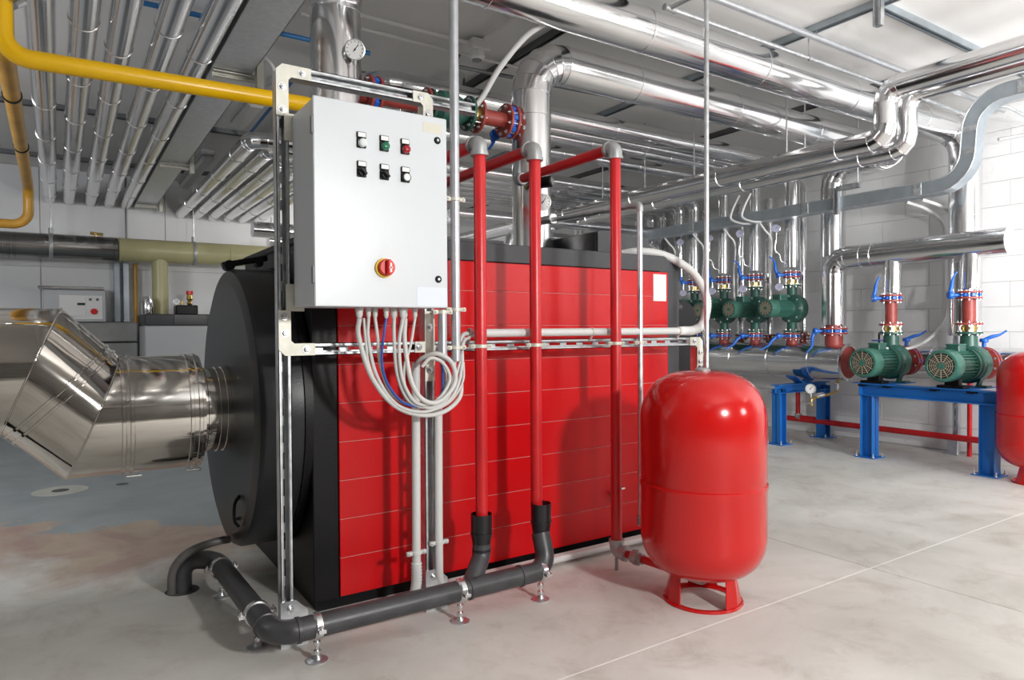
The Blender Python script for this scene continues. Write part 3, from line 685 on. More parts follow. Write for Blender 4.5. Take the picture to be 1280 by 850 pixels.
clad('insulated_pipe', 'silver clad riser above second wall pump, running left below ceiling', [(5.75, 4.35, 1.62), (5.75, 4.35, 2.58), (1.95, 4.35, 2.58), (1.95, 8.87, 2.58)], .055, .11, step=.9)
clad('insulated_pipe', 'silver clad riser above third wall pump, running left below ceiling', [(5.75, 4.735, 1.62), (5.75, 4.735, 2.58), (2.2, 4.735, 2.58), (2.2, 8.87, 2.58)], .055, .11, step=.9)
clad('insulated_pipe', 'slender silver pipe between the clad pipes below the ceiling', [(6.02, 4.0, 1.0), (6.02, 4.0, 2.40), (5.98, 4.14, 2.56), (2.3, 4.14, 2.56), (2.3, 4.14, 2.81)], .035, .08, step=.8, n=16)
names = ['first', 'second', 'third', 'fourth', 'fifth', 'sixth']
for j in range(6):
    xj = 1.15+.172*j; yj = 5.13+.21*j
    pts = [(5.75 if j < 2 else 5.95, yj, 1.62), (5.75 if j < 2 else 5.95, yj, 2.43), (xj, yj, 2.43), (xj+.01, 8.87, 2.44)]
    clad('insulated_pipe', '%s from left of the slanting silver pipes between boiler and back wall' % names[j], pts, .06, .10, step=.8, off=.5+.1*(j % 3), group='slanting pipes with elbows at the back', n=20)
# pipes lower, further back
for lab, pts, r in (('low silver pipe behind boiler just above its top cover', [(1.4, 6.3, 1.95), (5.6, 6.3, 1.95)], .07),
                    ('low silver pipe with down elbow seen left of clad riser', [(2.4, 6.7, 2.10), (3.3, 6.7, 2.10), (3.3, 6.7, 1.2)], .075),
                    ('silver pipe with down elbow between clad riser and red pipe', [(4.9, 6.0, 2.05), (3.9, 6.0, 2.05), (3.9, 6.0, 1.0)], .055),
                    ('silver pipe crossing low behind the red vertical pipes', [(2.2, 5.6, 2.14), (5.8, 5.6, 2.14)], .055),
                    ('farthest silver pipe running low along the back wall', [(1.9, 7.8, 2.05), (6.0, 7.8, 2.05)], .08),
                    ('silver pipe sloping back at boiler top behind first red pipe', [(2.55, 5.2, 2.12), (2.5, 7.6, 2.12)], .06),
                    ('silver pipe beside it sloping back to the back wall', [(2.85, 5.3, 2.05), (2.8, 7.7, 2.05)], .06)):
    clad('insulated_pipe', lab, pts, r, .11, step=.7, n=20)
# pair along Y crossing below (rises to ceiling at right)
for lab, x, zt, zb, r, yv in (('front one of two parallel silver pipes with a Z bend at upper right', 4.2, 2.50, 2.20, .066, 2.24), ('rear one of two parallel silver pipes with a Z bend at upper right', 4.5, 2.53, 2.19, .058, 2.262)):
    clad('insulated_pipe', lab, [(x, -.8, zt-.0), (x, yv, zt), (x, yv, zb), (x, 8.87, zb)], r, .085, step=.95, off=.28, gores=3)
# thin rear risers near wall
for i, (y, t_) in enumerate(((4.385, 'right'), (4.73, 'middle'), (5.2, 'left'))):
    clad('insulated_pipe', 'slender silver riser close to wall behind pumps, %s one' % t_, [(6.02, y, .98 if y < 5 else .81), (6.02, y, 2.36)], .045, .05, step=.7, n=16)
clad('insulated_pipe', 'silver pipe arching over between pump risers at the left', [(5.62, 5.55, .9), (5.62, 5.55, 2.02), (5.62, 5.93, 2.02), (5.62, 5.93, .9)], .045, .1, step=.6, n=16)
clad('insulated_pipe', 'tall silver riser at the far left behind the boiler end', [(5.45, 6.3, 0), (5.45, 6.3, 2.3)], .07, .1, step=.6, n=20)
clad('insulated_pipe', 'second silver riser at the far left behind the boiler end', [(5.45, 6.75, 0), (5.45, 6.75, 2.3)], .07, .1, step=.6, n=20)

# left five pipes, chrome, along Y
xs0 = (-.074, .095, .250, .434, .610); xs1 = (-.111, .062, .262, .436, .600)
for j in range(5):
    a = V((xs0[j]+(xs0[j]-xs1[j])*1.0, -1.2, 2.5)); b = V((xs1[j], 8.86, 2.5))
    clad('insulated_pipe', '%s from left of five shiny pipes under the left ceiling' % names[j], [a, b], .0625, .1, step=.85, off=.4+.13*(j*2 % 5), group='row of five pipes at upper left', n=28)
# cable tray right of them
root = thing('cable_tray', 'wide galvanised cable tray beside the five shiny pipes at upper left', 'tray', (.8, 4, 2.45))
tx0, tx1, tz = .675, .88, 2.46
MB().box(tx0, tx1, -1.2, 8.86, tz, tz+.004).box(tx0, tx0+.003, -1.2, 8.86, tz, tz+.07).box(tx1-.003, tx1, -1.2, 8.86, tz, tz+.07).build('tray_body', GALV, root)
for y in (3.96, 6.35, 8.54):
    mb = channel(MB(), (tx0+.01, y, tz-.022), (tx1+.06, y, tz-.022), (0, -1, 0)); mb.build('tray_bracket', ZINC, root)
    mb = MB(); channel(mb, (tx1+.04, y-.035, tz-.075), (tx1+.04, y-.035, tz+.085), (-1, 0, 0)); mb.build('tray_hanger', ZINC, root)

# gas pipes
root = thing('gas_pipe', 'bright yellow gas pipe crossing upper left toward the cabinet', 'pipe', (.4, 3.05, 2.06))
MB().tube(fillet([(-.172, 3.05, 2.75), (-.172, 3.05, 2.043), (.98, 3.05, 2.058), (.98, 3.3, 2.058), (.98, 3.3, 1.43)], .085, 8), .034, 24).build('tube', YEL, root)
MB().lathe([(0, 0), (.05, .0), (.075, .02), (.075, .06), (0, .06)], (-.172, 3.05, 2.225), (0, 0, 1), 28).build('pipe_collar', ALU, root)
MB().ringband((-.078, 3.05, 2.0445), (1, 0, 0), .0338, .003, .0012, 24).build('weld_seam', YEL, root)
root = thing('gas_pipe', 'aged yellow gas pipe running back to the wall at far left', 'pipe', (-.2, 5, 2.1))
MB().tube(fillet([(-.188, 3.42, 2.8), (-.188, 3.42, 2.2), (-.222, 6.62, 2.2), (-.222, 6.62, 1.90), (-1.5, 6.62, 1.90)], .11, 8), .036, 20).build('tube', YDUL, root)
for y in (4.1, 5.2): MB().ringband((-.188-(y-3.42)*.0106, y, 2.20), (0, 1, 0), .036, .02, .006, 20).build('rubber_clamp', BLK, root)

# ------------------------------------------------------------------ ceiling strut, conduits, detector, lamps
def chan_thing(label, a, b, od=(0, 0, -1), m=DCHAN):
    return channel(MB(), a, b, od, slots=False).build('ceiling_channel', m, tagd=(label, 'channel'))
zc = ZC-.0205
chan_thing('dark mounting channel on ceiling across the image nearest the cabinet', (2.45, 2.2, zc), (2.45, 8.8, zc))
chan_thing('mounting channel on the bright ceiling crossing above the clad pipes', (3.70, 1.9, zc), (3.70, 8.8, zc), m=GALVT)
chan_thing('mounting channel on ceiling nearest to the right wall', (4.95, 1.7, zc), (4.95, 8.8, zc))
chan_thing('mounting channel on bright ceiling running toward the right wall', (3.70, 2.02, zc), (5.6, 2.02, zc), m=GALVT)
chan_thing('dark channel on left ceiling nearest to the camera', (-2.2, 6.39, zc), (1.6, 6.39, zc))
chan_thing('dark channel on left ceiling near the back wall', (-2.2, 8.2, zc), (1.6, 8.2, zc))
mb = channel(MB(), (3.66, 1.99, 2.80), (3.66, 1.99, 2.66), (-1, 0, 0)); mb.build('hanger_bracket', GALV, tagd=('short slotted bracket hanging from bright ceiling at upper right', 'bracket'))
def clipc(root, p, ax): MB().ringband(p, ax, .014, .02, .004, 14).cyl(p, V(p)+V((0, 0, .05)), .005, 8).build('pipe_clip', ZBLT, root)
root = runpipe('ceiling_conduit', 'thick grey conduit along bright ceiling, upper one at right', [(.9, 2.38, 2.75), (6.2, 2.38, 2.75)], .019, STCON, cat='conduit')
for x in (3.70, 4.95): clipc(root, (x, 2.38, 2.75), (1, 0, 0))
root = runpipe('ceiling_conduit', 'thin grey conduit along bright ceiling with return bend at the wall', [(2.61, 2.45, 2.66), (5.75, 2.45, 2.66), (5.75, 2.2, 2.66), (6.1, 2.15, 2.60), (6.1, 2.15, 2.50), (5.9, 2.3, 2.46)], .0125, GALV, .04, cat='conduit')
for x in (3.74, 4.9): MB().ringband((x, 2.45, 2.66), (1, 0, 0), .014, .02, .004, 14).cyl((x, 2.45, 2.674), (x, 2.45, ZC), .004, 8).build('pipe_clip', ZBLT, root)
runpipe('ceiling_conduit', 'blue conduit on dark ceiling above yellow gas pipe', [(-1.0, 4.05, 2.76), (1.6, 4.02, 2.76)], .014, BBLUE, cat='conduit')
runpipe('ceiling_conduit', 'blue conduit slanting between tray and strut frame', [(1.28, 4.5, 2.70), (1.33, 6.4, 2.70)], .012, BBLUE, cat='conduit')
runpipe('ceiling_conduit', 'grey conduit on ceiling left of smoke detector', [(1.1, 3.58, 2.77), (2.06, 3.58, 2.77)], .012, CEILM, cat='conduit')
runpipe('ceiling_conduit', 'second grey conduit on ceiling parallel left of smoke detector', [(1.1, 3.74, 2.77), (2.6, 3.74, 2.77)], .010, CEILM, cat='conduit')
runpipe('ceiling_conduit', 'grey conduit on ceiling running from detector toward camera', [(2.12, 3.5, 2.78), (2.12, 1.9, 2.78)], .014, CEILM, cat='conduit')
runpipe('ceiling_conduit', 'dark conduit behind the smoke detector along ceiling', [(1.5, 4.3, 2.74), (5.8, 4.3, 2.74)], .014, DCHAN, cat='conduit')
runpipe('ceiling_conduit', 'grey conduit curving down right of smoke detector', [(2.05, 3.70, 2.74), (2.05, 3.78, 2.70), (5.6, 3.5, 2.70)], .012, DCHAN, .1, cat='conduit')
t = thing('smoke_detector', 'round white smoke detector on box under ceiling', 'detector', (2.12, 3.60, 2.68))
MB().box(2.06, 2.18, 3.54, 3.66, 2.735, 2.80, .004).build('mounting_box', CEILM, t)
MB().lathe([(.03, 0), (.045, .01), (.052, .025), (.052, .045), (0, .045)], (2.12, 3.60, 2.69), (0, 0, 1), 24).build('detector_head', WHITE, t)
MB().lathe([(0, 0), (.03, 0), (.03, .01), (0, .01)], (2.12, 3.60, 2.684), (0, 0, 1), 12).build('detector_vent', DCHAN, t)
for lab, x, y0, y1 in (('unlit lamp fitting under left ceiling nearer the back wall', 1.10, 6.6, 8.1), ('unlit lamp fitting under left ceiling nearer the strut frame', 1.12, 4.85, 5.5)):
    t = thing('ceiling_lamp', lab, 'lamp', (x, (y0+y1)/2, 2.6), 'unlit ceiling lamps')
    MB().box(x-.06, x+.06, y0, y1, 2.63, 2.68, .01).build('lamp_housing', BOXG, t)
    MB().box(x-.055, x+.055, y0+.01, y1-.01, 2.58, 2.63, .018).build('lamp_diffuser', LAMPM, t)
    MB().cyl((x, y0+.15, 2.68), (x, y0+.15, ZC), .005, 8).cyl((x, y1-.15, 2.68), (x, y1-.15, ZC), .005, 8).build('lamp_rod', ZBLT, t)
t = thing('junction_box', 'small grey junction box with cable above the frame corner', 'box', (1.05, 4.3, 2.55))
MB().cyl((1.10, 4.25, 2.52), (1.10, 4.25, 2.58), .06, 20, ch=.01).build('box_body', BOXG, t)
MB().tube(smooth([(1.10, 4.25, 2.58), (1.06, 4.22, 2.64), (.99, 4.2, 2.70), (.98, 4.2, 2.80)], 6), .014, 10).build('box_cable', WHITE, t)
# threaded hanger rods
for lab, x, y, z0 in (('left one of two hanger rods above the Z bend pipe pair', 4.2, 2.92, 2.26), ('right one of two hanger rods above the Z bend pipe pair', 4.5, 2.98, 2.25),
                  ('hanger rod for the pipe pair near the right red pipe', 4.2, 4.85, 2.26), ('hanger rod beside it right of clad riser', 4.5, 5.1, 2.26),
                  ('hanger rod second from left, between right red pipe and slim galvanised pipe', 4.2, 4.3, 2.26), ('rod below ceiling left of slim galvanised pipe', 4.2, 3.75, 2.26)):
    MB().cyl((x, y, z0), (x, y, ZC), .006, 8).build('hanger_rod', ZBLT, tagd=(lab, 'rod', 'threaded hanger rods'))

# flexible white cable from ceiling to recirculation line
cable('pale ribbed hose hanging from widest pipe to the red flanged line', [(2.02, 2.72, 2.57), (1.93, 2.8, 2.50), (1.84, 2.9, 2.36), (1.78, 2.98, 2.22), (1.72, 3.02, 2.14)], .0145, COND, 12, 'flexible_hose', None)

# ------------------------------------------------------------------ valves, pumps, gauges
def valve(label, c, ax, r, hub, lever, nm='butterfly_valve', gap=.028, fl_m=None, llen=.17, curve=.05, pipes=None):
    c = V(c); u, v, a = basis(ax); hub = V(hub).normalized(); lever = V(lever).normalized()
    t = thing(nm, label, 'valve', c)
    MB().lathe([(r*.72, 0), (r*.82, .004), (r*.82, gap-.004), (r*.72, gap), (0, gap), (0, 0), (r*.72, 0)], c-a*gap/2, a, 28).build('valve_body', BLUE, t)
    mb = MB()
    for k in range(8):
        q = 2*PI*k/8; mb.obox(c+(u*math.cos(q)+v*math.sin(q))*r*.83, (u*math.cos(q)+v*math.sin(q), -u*math.sin(q)+v*math.cos(q), a), (r*.12, r*.14, gap*.42), .002)
    mb.build('valve_lug', BLUE, t, stuff=True)
    for s_ in (-1, 1): flange(t, c+a*s_*(gap/2+.008), a, r, .015, fl_m or CASTR)
    hp = c+hub*(r+.045)
    MB().cyl(c+hub*r*.7, hp, .014, 14).build('valve_stem', BLUE, t)
    MB().lathe([(0, 0), (.026, 0), (.030, .006), (.030, .024), (.026, .03), (0, .03)], hp-hub*.01, hub, 20).build('valve_hub', BLUE, t)
    side = hub
    p0 = hp+hub*.012; pts = [p0, p0+lever*llen*.35+hub*curve*.2, p0+lever*llen*.7+hub*curve*.1, p0+lever*llen+hub*curve*.9]
    MB().tube(smooth(pts, 5), .009, 10, rs=[.011+.004*math.sin(i*.35) for i in range(16)]).build('lever', BLUE, t)
    return t
DIALB = mat('dial_lilac', (.42, .42, .56), 0, .3)
def gauge(label, c, face, r=.04, stem=(0, 0, -1), slen=.07, grp='round pressure gauges', dm=None):
    c = V(c); f = V(face).normalized(); t = thing('pressure_gauge', label, 'gauge', c, grp); u, v, a = basis(f)
    MB().lathe([(0, -.03), (r*.9, -.03), (r, -.022), (r*1.04, 0), (r*1.04, .004), (r*.94, .005), (r*.94, .001)], c, f, 28).build('case', ZBLT, t)
    dd = MB().lathe([(r*.95, 0), (r*.95, .001), (0, .001)], c, f, 24).build('dial', dm or WHITE, t)
    mb = MB()
    for k in range(11):
        q = -PI*.25+k*PI*1.5/10; dr_ = u*math.cos(q)+v*math.sin(q); mb.obox(c+f*.0015+dr_*r*.78, (dr_, dr_.cross(f), f), (r*.09, r*.025, .0004))
    mb.build('tick_mark', BLK, dd, stuff=True)
    n_ = (u*.6+v*.8); MB().obox(c+f*.002+n_*r*.2, (n_, n_.cross(f), f), (r*.45, r*.035, .0006)).lathe([(r*.1, 0), (r*.1, .001), (0, .001)], c+f*.002, f, 10).build('needle', BLK, dd)
    s = V(stem).normalized(); MB().cyl(c-f*.015+s*r*.9, c-f*.015+s*(r+slen), .006, 8).cyl(c-f*.015+s*(r+.004), c-f*.015+s*(r+.022), .010, 6).build('stem', ZBLT, t)
    return t
def vol(mb, r, c, h0, h1):  # volute casing along x
    mb.lathe([(0, h1), (r*.35, h1), (r*.45, h1-.02), (r*.9, h1-.03), (r, h1-.045), (r, h0+.03), (r*.93, h0+.015), (r*.6, h0), (0, h0)], c, (1, 0, 0), 40); return mb
def motor(t, c, x0, R, L_, m1=GREEN, m2=GREEN2, tall=True):
    """electric motor along -x from x0; fan cover at the end"""
    c = V(c); y, z = c.y, c.z; xe = x0-L_
    MB().lathe([(0, 0), (R*1.15, 0), (R*1.15, .02), (R*.95, .03), (R*.8, .06), (0, .06)], (x0+.04, y, z), (-1, 0, 0), 32).build('bearing_bracket', m1, t)
    MB().cyl((x0, y, z), (xe+.09, y, z), R*.82, 32).build('motor_body', m1, t)
    mb = MB()
    for k in range(28):
        q = 2*PI*k/28; d = V((0, math.cos(q), math.sin(q))); s_ = V((0, -math.sin(q), math.cos(q)))
        mb.obox(V(((x0-.015+xe+.095)/2, y, z))+d*R*.89, ((1, 0, 0), d, s_), ((x0-.015-xe-.095)/2, R*.08, .002))
    mb.build('cooling_fin', m2, t, stuff=True)
    fc = MB().lathe([(R*.99, 0), (R, .004), (R, .085), (R*.93, .105), (R*.80, .108), (R*.78, .104)], (xe+.108, y, z), (-1, 0, 0), 36).build('fan_cover', m2, t)
    MB().lathe([(R*.79, 0), (0, 0)], (xe+.006, y, z), (-1, 0, 0), 30).build('fan_opening', GRIL, fc)
    mb = MB()
    for rr in (.30, .42, .54, .66):
        mb.lathe([(R*rr-.0014, 0), (R*rr-.0014, .003), (R*rr+.0014, .003), (R*rr+.0014, 0)], (xe+.004, y, z), (-1, 0, 0), 28)
    for k in range(12):
        q = 2*PI*k/12; d = V((0, math.cos(q), math.sin(q))); s_ = V((0, -math.sin(q), math.cos(q))); mb.obox(V((xe+.001, y, z))+d*R*.48, ((1, 0, 0), d, s_), (.002, R*.30, .0015))
    mb.build('fan_guard', GRILL2, fc, stuff=True)
    MB().lathe([(R*.2, 0), (R*.2, .005), (0, .006)], (xe+.003, y, z), (-1, 0, 0), 20).build('fan_hub', m2, fc)
    bx = (x0+xe+.09)/2
    MB().box(bx-.055, bx+.055, y-.05, y+.04, z+R*.8, z+R*.8+.055, .006).build('terminal_box', m1, t)
    MB().box(bx-.058, bx+.058, y-.053, y+.043, z+R*.8+.05, z+R*.8+.062, .004).build('terminal_lid', m2, t)
def coupling(t, c, r, z0, z1):
    """brass expansion piece with tie rods, axis z"""
    c = V(c)
    MB().cyl((c.x, c.y, z0), (c.x, c.y, z1), r*.62, 20).build('coupling', BRASS, t)
    mb = MB()
    for k in range(6):
        q = 2*PI*(k+.5)/6; mb.cyl((c.x+math.cos(q)*r*.83, c.y+math.sin(q)*r*.83, z0-.012), (c.x+math.cos(q)*r*.83, c.y+math.sin(q)*r*.83, z1+.012), .006, 8)
    mb.build('tie_rod', ZBLT, t, stuff=True)
# inline pump
def inline_pump(label, y):
    x, z = 5.75, 1.232; t = thing('circulation_pump', label, 'pump', (x, y, z), 'green inline pumps on the silver manifold')
    vol(MB(), .135, (x, y, z), -.06, .10).build('volute', GREEN, t)
    MB().lathe([(.05, 0), (.06, .03), (.045, .08), (.045, .19)], (x, y, z+.03), (0, 0, 1), 24).build('outlet_neck', GREEN, t)
    MB().lathe([(.05, 0), (.06, .03), (.045, .08), (.045, .19)], (x, y, z-.03), (0, 0, -1), 24).build('inlet_neck', GREEN, t)
    flange(t, (x, y, z+.218), (0, 0, 1), .078, .016, GREEN); flange(t, (x, y, z-.212), (0, 0, 1), .078, .016, GREEN)
    motor(t, (x, y, z), x-.07, .083, .33)
    mb = MB()
    for k in range(8):
        q = 2*PI*k/8; mb.hexb((x+.07, y+math.cos(q)*.115, z+math.sin(q)*.115), (1, 0, 0), .008)
        mb.hexb((x-.05, y+math.cos(q)*.115, z+math.sin(q)*.115), (-1, 0, 0), .008)
    mb.build('casing_bolt', ZBLT, t, stuff=True)
    coupling(t, (x, y, 0), .07, z+.226, z+.27)
    return t
p0_ = inline_pump('nearest green inline pump, first left of the tall elbow pipe', 3.94)
for y, lab in ((4.35, 'second green inline pump from the right on silver manifold'), (4.735, 'third green inline pump, half hidden by slim galvanised pipe'), (5.13, 'fourth green inline pump, hidden behind black burner housing')):
    dup(p0_, (5.75, y, 1.232), lab)
hubd = (-.75, .55, 0)
for i, (y, lab) in enumerate(((3.94, 'nearest'), (4.35, 'second'), (4.735, 'third'), (5.13, 'fourth'))):
    valve('blue lever valve above the %s inline pump, handle pointing up' % lab, (5.75, y, 1.55), (0, 0, 1), .078, hubd, (-.1, .12, 1), llen=.18)
    valve('blue lever valve below the %s inline pump, handle pointing down' % lab, (5.75, y, .975), (0, 0, 1), .078, hubd, (-.6, .35, -.75), llen=.18)
    MB().cyl((5.75, y, .88), (5.75, y, .955), .05, 20).build('manifold_stub', CASTR, tagd=('red brown stub on manifold under the %s inline pump' % lab, 'stub', 'manifold stubs'))
    gauge('upper dial gauge beside riser of the %s inline pump' % lab, (5.60, y+.065, 1.985), (-1, -.55, 0), .038, slen=.1, dm=DIALB)
    gauge('lower dial gauge beside riser of the %s inline pump' % lab, (5.62, y-.0+.045, 1.435), (-1, -.55, 0), .036, (0, 0, 1), .06, dm=DIALB)
    t = thing('gauge_valve', 'small brass gauge cock on riser of the %s inline pump' % lab, 'valve', (5.64, y+.03, 1.70), 'small gauge cocks')
    MB().tube(smooth([(5.60, y+.07, 1.87), (5.60, y+.075, 1.78), (5.63, y+.05, 1.74), (5.64, y+.04, 1.68), (5.68, y+.02, 1.66)], 5), .007, 8).build('cock_tube', ZBLT, t)
    MB().obox((5.60, y+.07, 1.76), ((.7, .7, 0), (0, 0, 1), (.7, -.7, 0)), (.03, .006, .004), .001).build('cock_handle', ZBLT, t)
    if i: pass
for i, (y, lab) in enumerate(((4.0, 'nearest'), (4.385, 'second'), (4.73, 'third'))):
    t = thing('flange_joint', 'dark red flange joint low on the slender riser behind the %s pump' % lab, 'flange', (6.02, y, .9), 'flange joints near the wall')
    MB().cyl((6.02, y, .80), (6.02, y, 1.02), .035, 16).build('neck', CASTR, t)
    flange(t, (6.02, y, .94), (0, 0, 1), .065, .014); flange(t, (6.02, y, .975), (0, 0, 1), .065, .014)

clad('rear_manifold', 'slimmer silver pipe behind the wide manifold close to wall', [(6.04, 3.9, .755), (6.04, 8.4, .755)], .055, .1, step=.6, n=20)
# manifold
mr = clad('manifold', 'wide horizontal silver manifold pipe carrying the inline pumps', [(5.75, 3.39, .745), (5.75, 8.4, .745)], .162, .1, step=.43, off=.28, n=40)
MB().lathe([(.140, .004), (.163, 0), (.165, .012), (.140, .014), (.140, .004)], (5.75, 3.39, .745), (0, -1, 0), 36).build('end_rim', ALUB, mr)
MB().lathe([(.142, .002), (.142, .006), (.08, .010), (0, .010)], (5.75, 3.39, .745), (0, -1, 0), 36).build('end_disc', CASTR, mr)
# upper manifold
um = clad('header_pipe', 'silver header pipe on right wall with conical end cap and down elbow', [(5.75, 2.17, 1.677), (5.75, 3.52, 1.66), (5.75, 3.52, 1.075)], .101, .13, step=2, off=.96, n=36)
MB().lathe([(.104, -.01), (.104, .005), (0, .035)], (5.75, 2.17, 1.677), (0, -1, 0), 36).build('end_cap', ALUB, um)
for y in (3.25, 3.16): MB().ringband((5.75, y, 1.6635), (0, 1, 0), .101, .01, .004, 32).build('seam_band', ALUB, um)
valve('large blue valve below tall silver elbow, handle hanging down', (5.75, 3.52, 1.02), (0, 0, 1), .115, (-.8, .55, 0), (-.1, .1, -1), llen=.2)
MB().cyl((5.75, 3.52, .88), (5.75, 3.52, 1.01), .075, 24).cyl((5.75, 3.52, 1.04), (5.75, 3.52, 1.08), .07, 24).build('manifold_stub', CASTR, tagd=('wide red brown stub between manifold and tall silver elbow', 'stub', 'manifold stubs'))
# end suction pumps
def base_pump(label, y):
    x, z = 5.70, .77; t = thing('base_pump', label, 'pump', (x, y, z), 'green pumps on the long blue stand')
    vol(MB(), .145, (x, y, z), -.07, .09).build('volute', GREEN, t)
    MB().lathe([(.07, 0), (.06, .08), (.055, .18), (.07, .2)], (x, y, z+.04), (0, 0, 1), 26).build('outlet_neck', GREEN, t)
    flange(t, (x, y, 1.005), (0, 0, 1), .09, .016, GREEN)
    motor(t, (x, y, z), x-.09, .118, .34)
    MB().lathe([(0, 0), (.128, 0), (.128, .018), (.12, .02), (.12, .05), (0, .05)], (x-.115, y, z), (1, 0, 0), 36).build('casing_ring', GREEN, t)
    MB().cyl((x+.08, y, z), (x+.17, y, z), .065, 22).build('suction_neck', CASTR, t)
    mb = MB()
    for sg in (-1, 1):
        mb.obox((x-.02, y+sg*.085, z-.125), ((1, 0, 0), (0, .94, -.34*sg), (0, .34*sg, .94)), (.03, .008, .05), .002); mb.box(x-.06, x+.03, y+sg*.11-.035, y+sg*.11+.035, .602, .614, .002)
    mb.build('pump_foot', GREEN, t)
    mb = MB(); mb.box(x-.30, x-.20, y-.09, y+.09, .602, .622, .002); mb.box(x-.27, x-.22, y-.05, y+.05, .61, z-.1, .003); mb.build('motor_foot', BLK, t)
    mb = MB()
    for k in range(8):
        q = 2*PI*k/8; mb.hexb((x-.05, y+math.cos(q)*.128, z+math.sin(q)*.128), (-1, 0, 0), .009)
    mb.build('casing_bolt', ZBLT, t, stuff=True)
    coupling(t, (x, y, 0), .088, 1.013, 1.062)
    return t
bp = base_pump('left green base mounted pump on the long blue stand', 2.99)
dup(bp, (5.70, 2.41, .77), 'right green base mounted pump on the long blue stand, beside tank')
for y, lab, zt in ((2.99, 'left', 1.34), (2.41, 'right', 1.37)):
    t = thing('red_spool', 'red brown vertical pipe above the %s base pump' % lab, 'pipe', (5.70, y, 1.07), 'vertical red spools over the base pumps')
    MB().cyl((5.70, y, 1.07), (5.70, y, 1.27), .045, 22).build('tube', CASTR, t); flange(t, (5.70, y, 1.073), (0, 0, 1), .09, .016)
    valve('blue lever valve with raised handle above the %s base pump' % lab, (5.70, y, 1.29), (0, 0, 1), .085, (-.75, .6, 0), (.15, -.12, 1), llen=.18, curve=-.02)
    clad('insulated_pipe', 'short silver branch from header to valve of the %s base pump' % lab, [(5.72, y, 1.335), (5.735, y, 1.60)], .064, .05, step=2, off=.03, n=24)
    valve('blue valve with upright stem on suction of the %s base pump' % lab, (5.93, y, .77), (1, 0, 0), .125, (0, -.05, 1), (.5, -.85, .35), llen=.15, curve=.02)
clad('suction_manifold', 'silver suction manifold behind the two base pumps near the wall', [(6.07, 1.6, .77), (6.07, 3.2, .77)], .115, .1, step=.5, off=.2, n=32)
MB().tube(smooth([(6.08, 2.73, 1.35), (6.06, 2.74, 1.15), (5.98, 2.78, 1.0), (5.85, 2.85, .90), (5.72, 2.92, .87), (5.55, 2.97, .88)], 6), .013, 10).build('motor_cable', COND, tagd=('pale cable curving from wall conduit to the left base pump', 'cable'))
# handwheel behind left base pump
t = thing('hand_wheel', 'small blue handwheel valve top behind left base pump', 'valve', (5.98, 3.2, .8)); MB().lathe([(.05, 0), (.06, .004), (.06, .01), (0, .014)], (5.98, 3.24, .93), (0, 0, 1), 24).build('wheel', BLUE, t); MB().cyl((5.98, 3.24, .8), (5.98, 3.24, 1.0), .008, 10).build('spindle', BLK, t)

# blue stands
def hcol(mb, x, y, z0, z1, s=.08):
    mb.box(x-s/2, x+s/2, y-s/2, y-s/2+.006, z0, z1, .001); mb.box(x-s/2, x+s/2, y+s/2-.006, y+s/2, z0, z1, .001); mb.box(x-.003, x+.003, y-s/2, y+s/2, z0, z1); return mb
def hcolx(mb, x, y, z0, z1, s=.08):
    mb.box(x-s/2, x-s/2+.006, y-s/2, y+s/2, z0, z1, .001); mb.box(x+s/2-.006, x+s/2, y-s/2, y+s/2, z0, z1, .001); mb.box(x-s/2, x+s/2, y-.003, y+.003, z0, z1); return mb
def basepl(t, x, y):
    bpl = MB().box(x-.085, x+.085, y-.085, y+.085, 0, .008, .001).build('base_plate', FRAMEB, t); mb = MB()
    for a in (-1, 1):
        for b in (-1, 1): mb.hexb((x+a*.068, y+b*.068, .008), (0, 0, 1), .009, .012); mb.cyl((x+a*.068, y+b*.068, .008), (x+a*.068, y+b*.068, .04), .0045, 8)
    mb.build('anchor_bolt', ZBLT, bpl, stuff=True)
t = thing('pump_stand', 'long blue steel stand carrying the two green base pumps', 'stand', (5.5, 2.6, 0))
for y in (3.03, 2.17): hcol(MB(), 5.45, y, .008, .50, .10).build('leg', FRAMEB, t); basepl(t, 5.45, y)
MB().box(5.40, 5.50, 2.09, 3.09, .588, .596, .001).box(5.40, 5.50, 2.09, 3.09, .50, .508, .001).box(5.447, 5.453, 2.09, 3.09, .505, .59).box(5.40, 5.50, 3.084, 3.09, .50, .596).build('beam', FRAMEB, t)
for y in (2.99, 2.41): MB().box(5.38, 5.80, y-.15, y+.15, .596, .602).build('pump_plate', FRAMEB, t)
mb = MB()
for y in (3.07, 2.87, 2.52, 2.27): mb.hexb((5.42, y-.0, .586), (0, 0, -1), .011, .01); mb.box(5.395, 5.44, y-.03, y+.03, .575, .587, .002)
mb.build('beam_clamp', BLK, t, stuff=True)
t = thing('manifold_stand', 'blue steel stand under the right end of the silver manifold', 'stand', (5.75, 3.83, 0))
for x in (5.40, 6.08): hcolx(MB(), x, 3.83, .008, .50, .09).build('leg', FRAMEB, t); basepl(t, x, 3.83)
MB().box(5.34, 6.12, 3.785, 3.875, .53, .538, .001).box(5.34, 6.12, 3.785, 3.875, .46, .468, .001).box(5.34, 6.12, 3.827, 3.833, .46, .535).build('beam', FRAMEB, t)
MB().obox((5.64, 3.83, .575), ((.9, 0, -.42), (0, 1, 0), (.42, 0, .9)), (.08, .05, .006)).obox((5.86, 3.83, .575), ((.9, 0, .42), (0, 1, 0), (-.42, 0, .9)), (.08, .05, .006)).build('saddle', FRAMEB, t)
t = thing('manifold_stand', 'farther blue steel stand under manifold, left part behind boiler', 'stand', (5.75, 5.9, 0))
for x in (5.40, 6.08): hcolx(MB(), x, 5.9, .008, .50, .09).build('leg', FRAMEB, t)
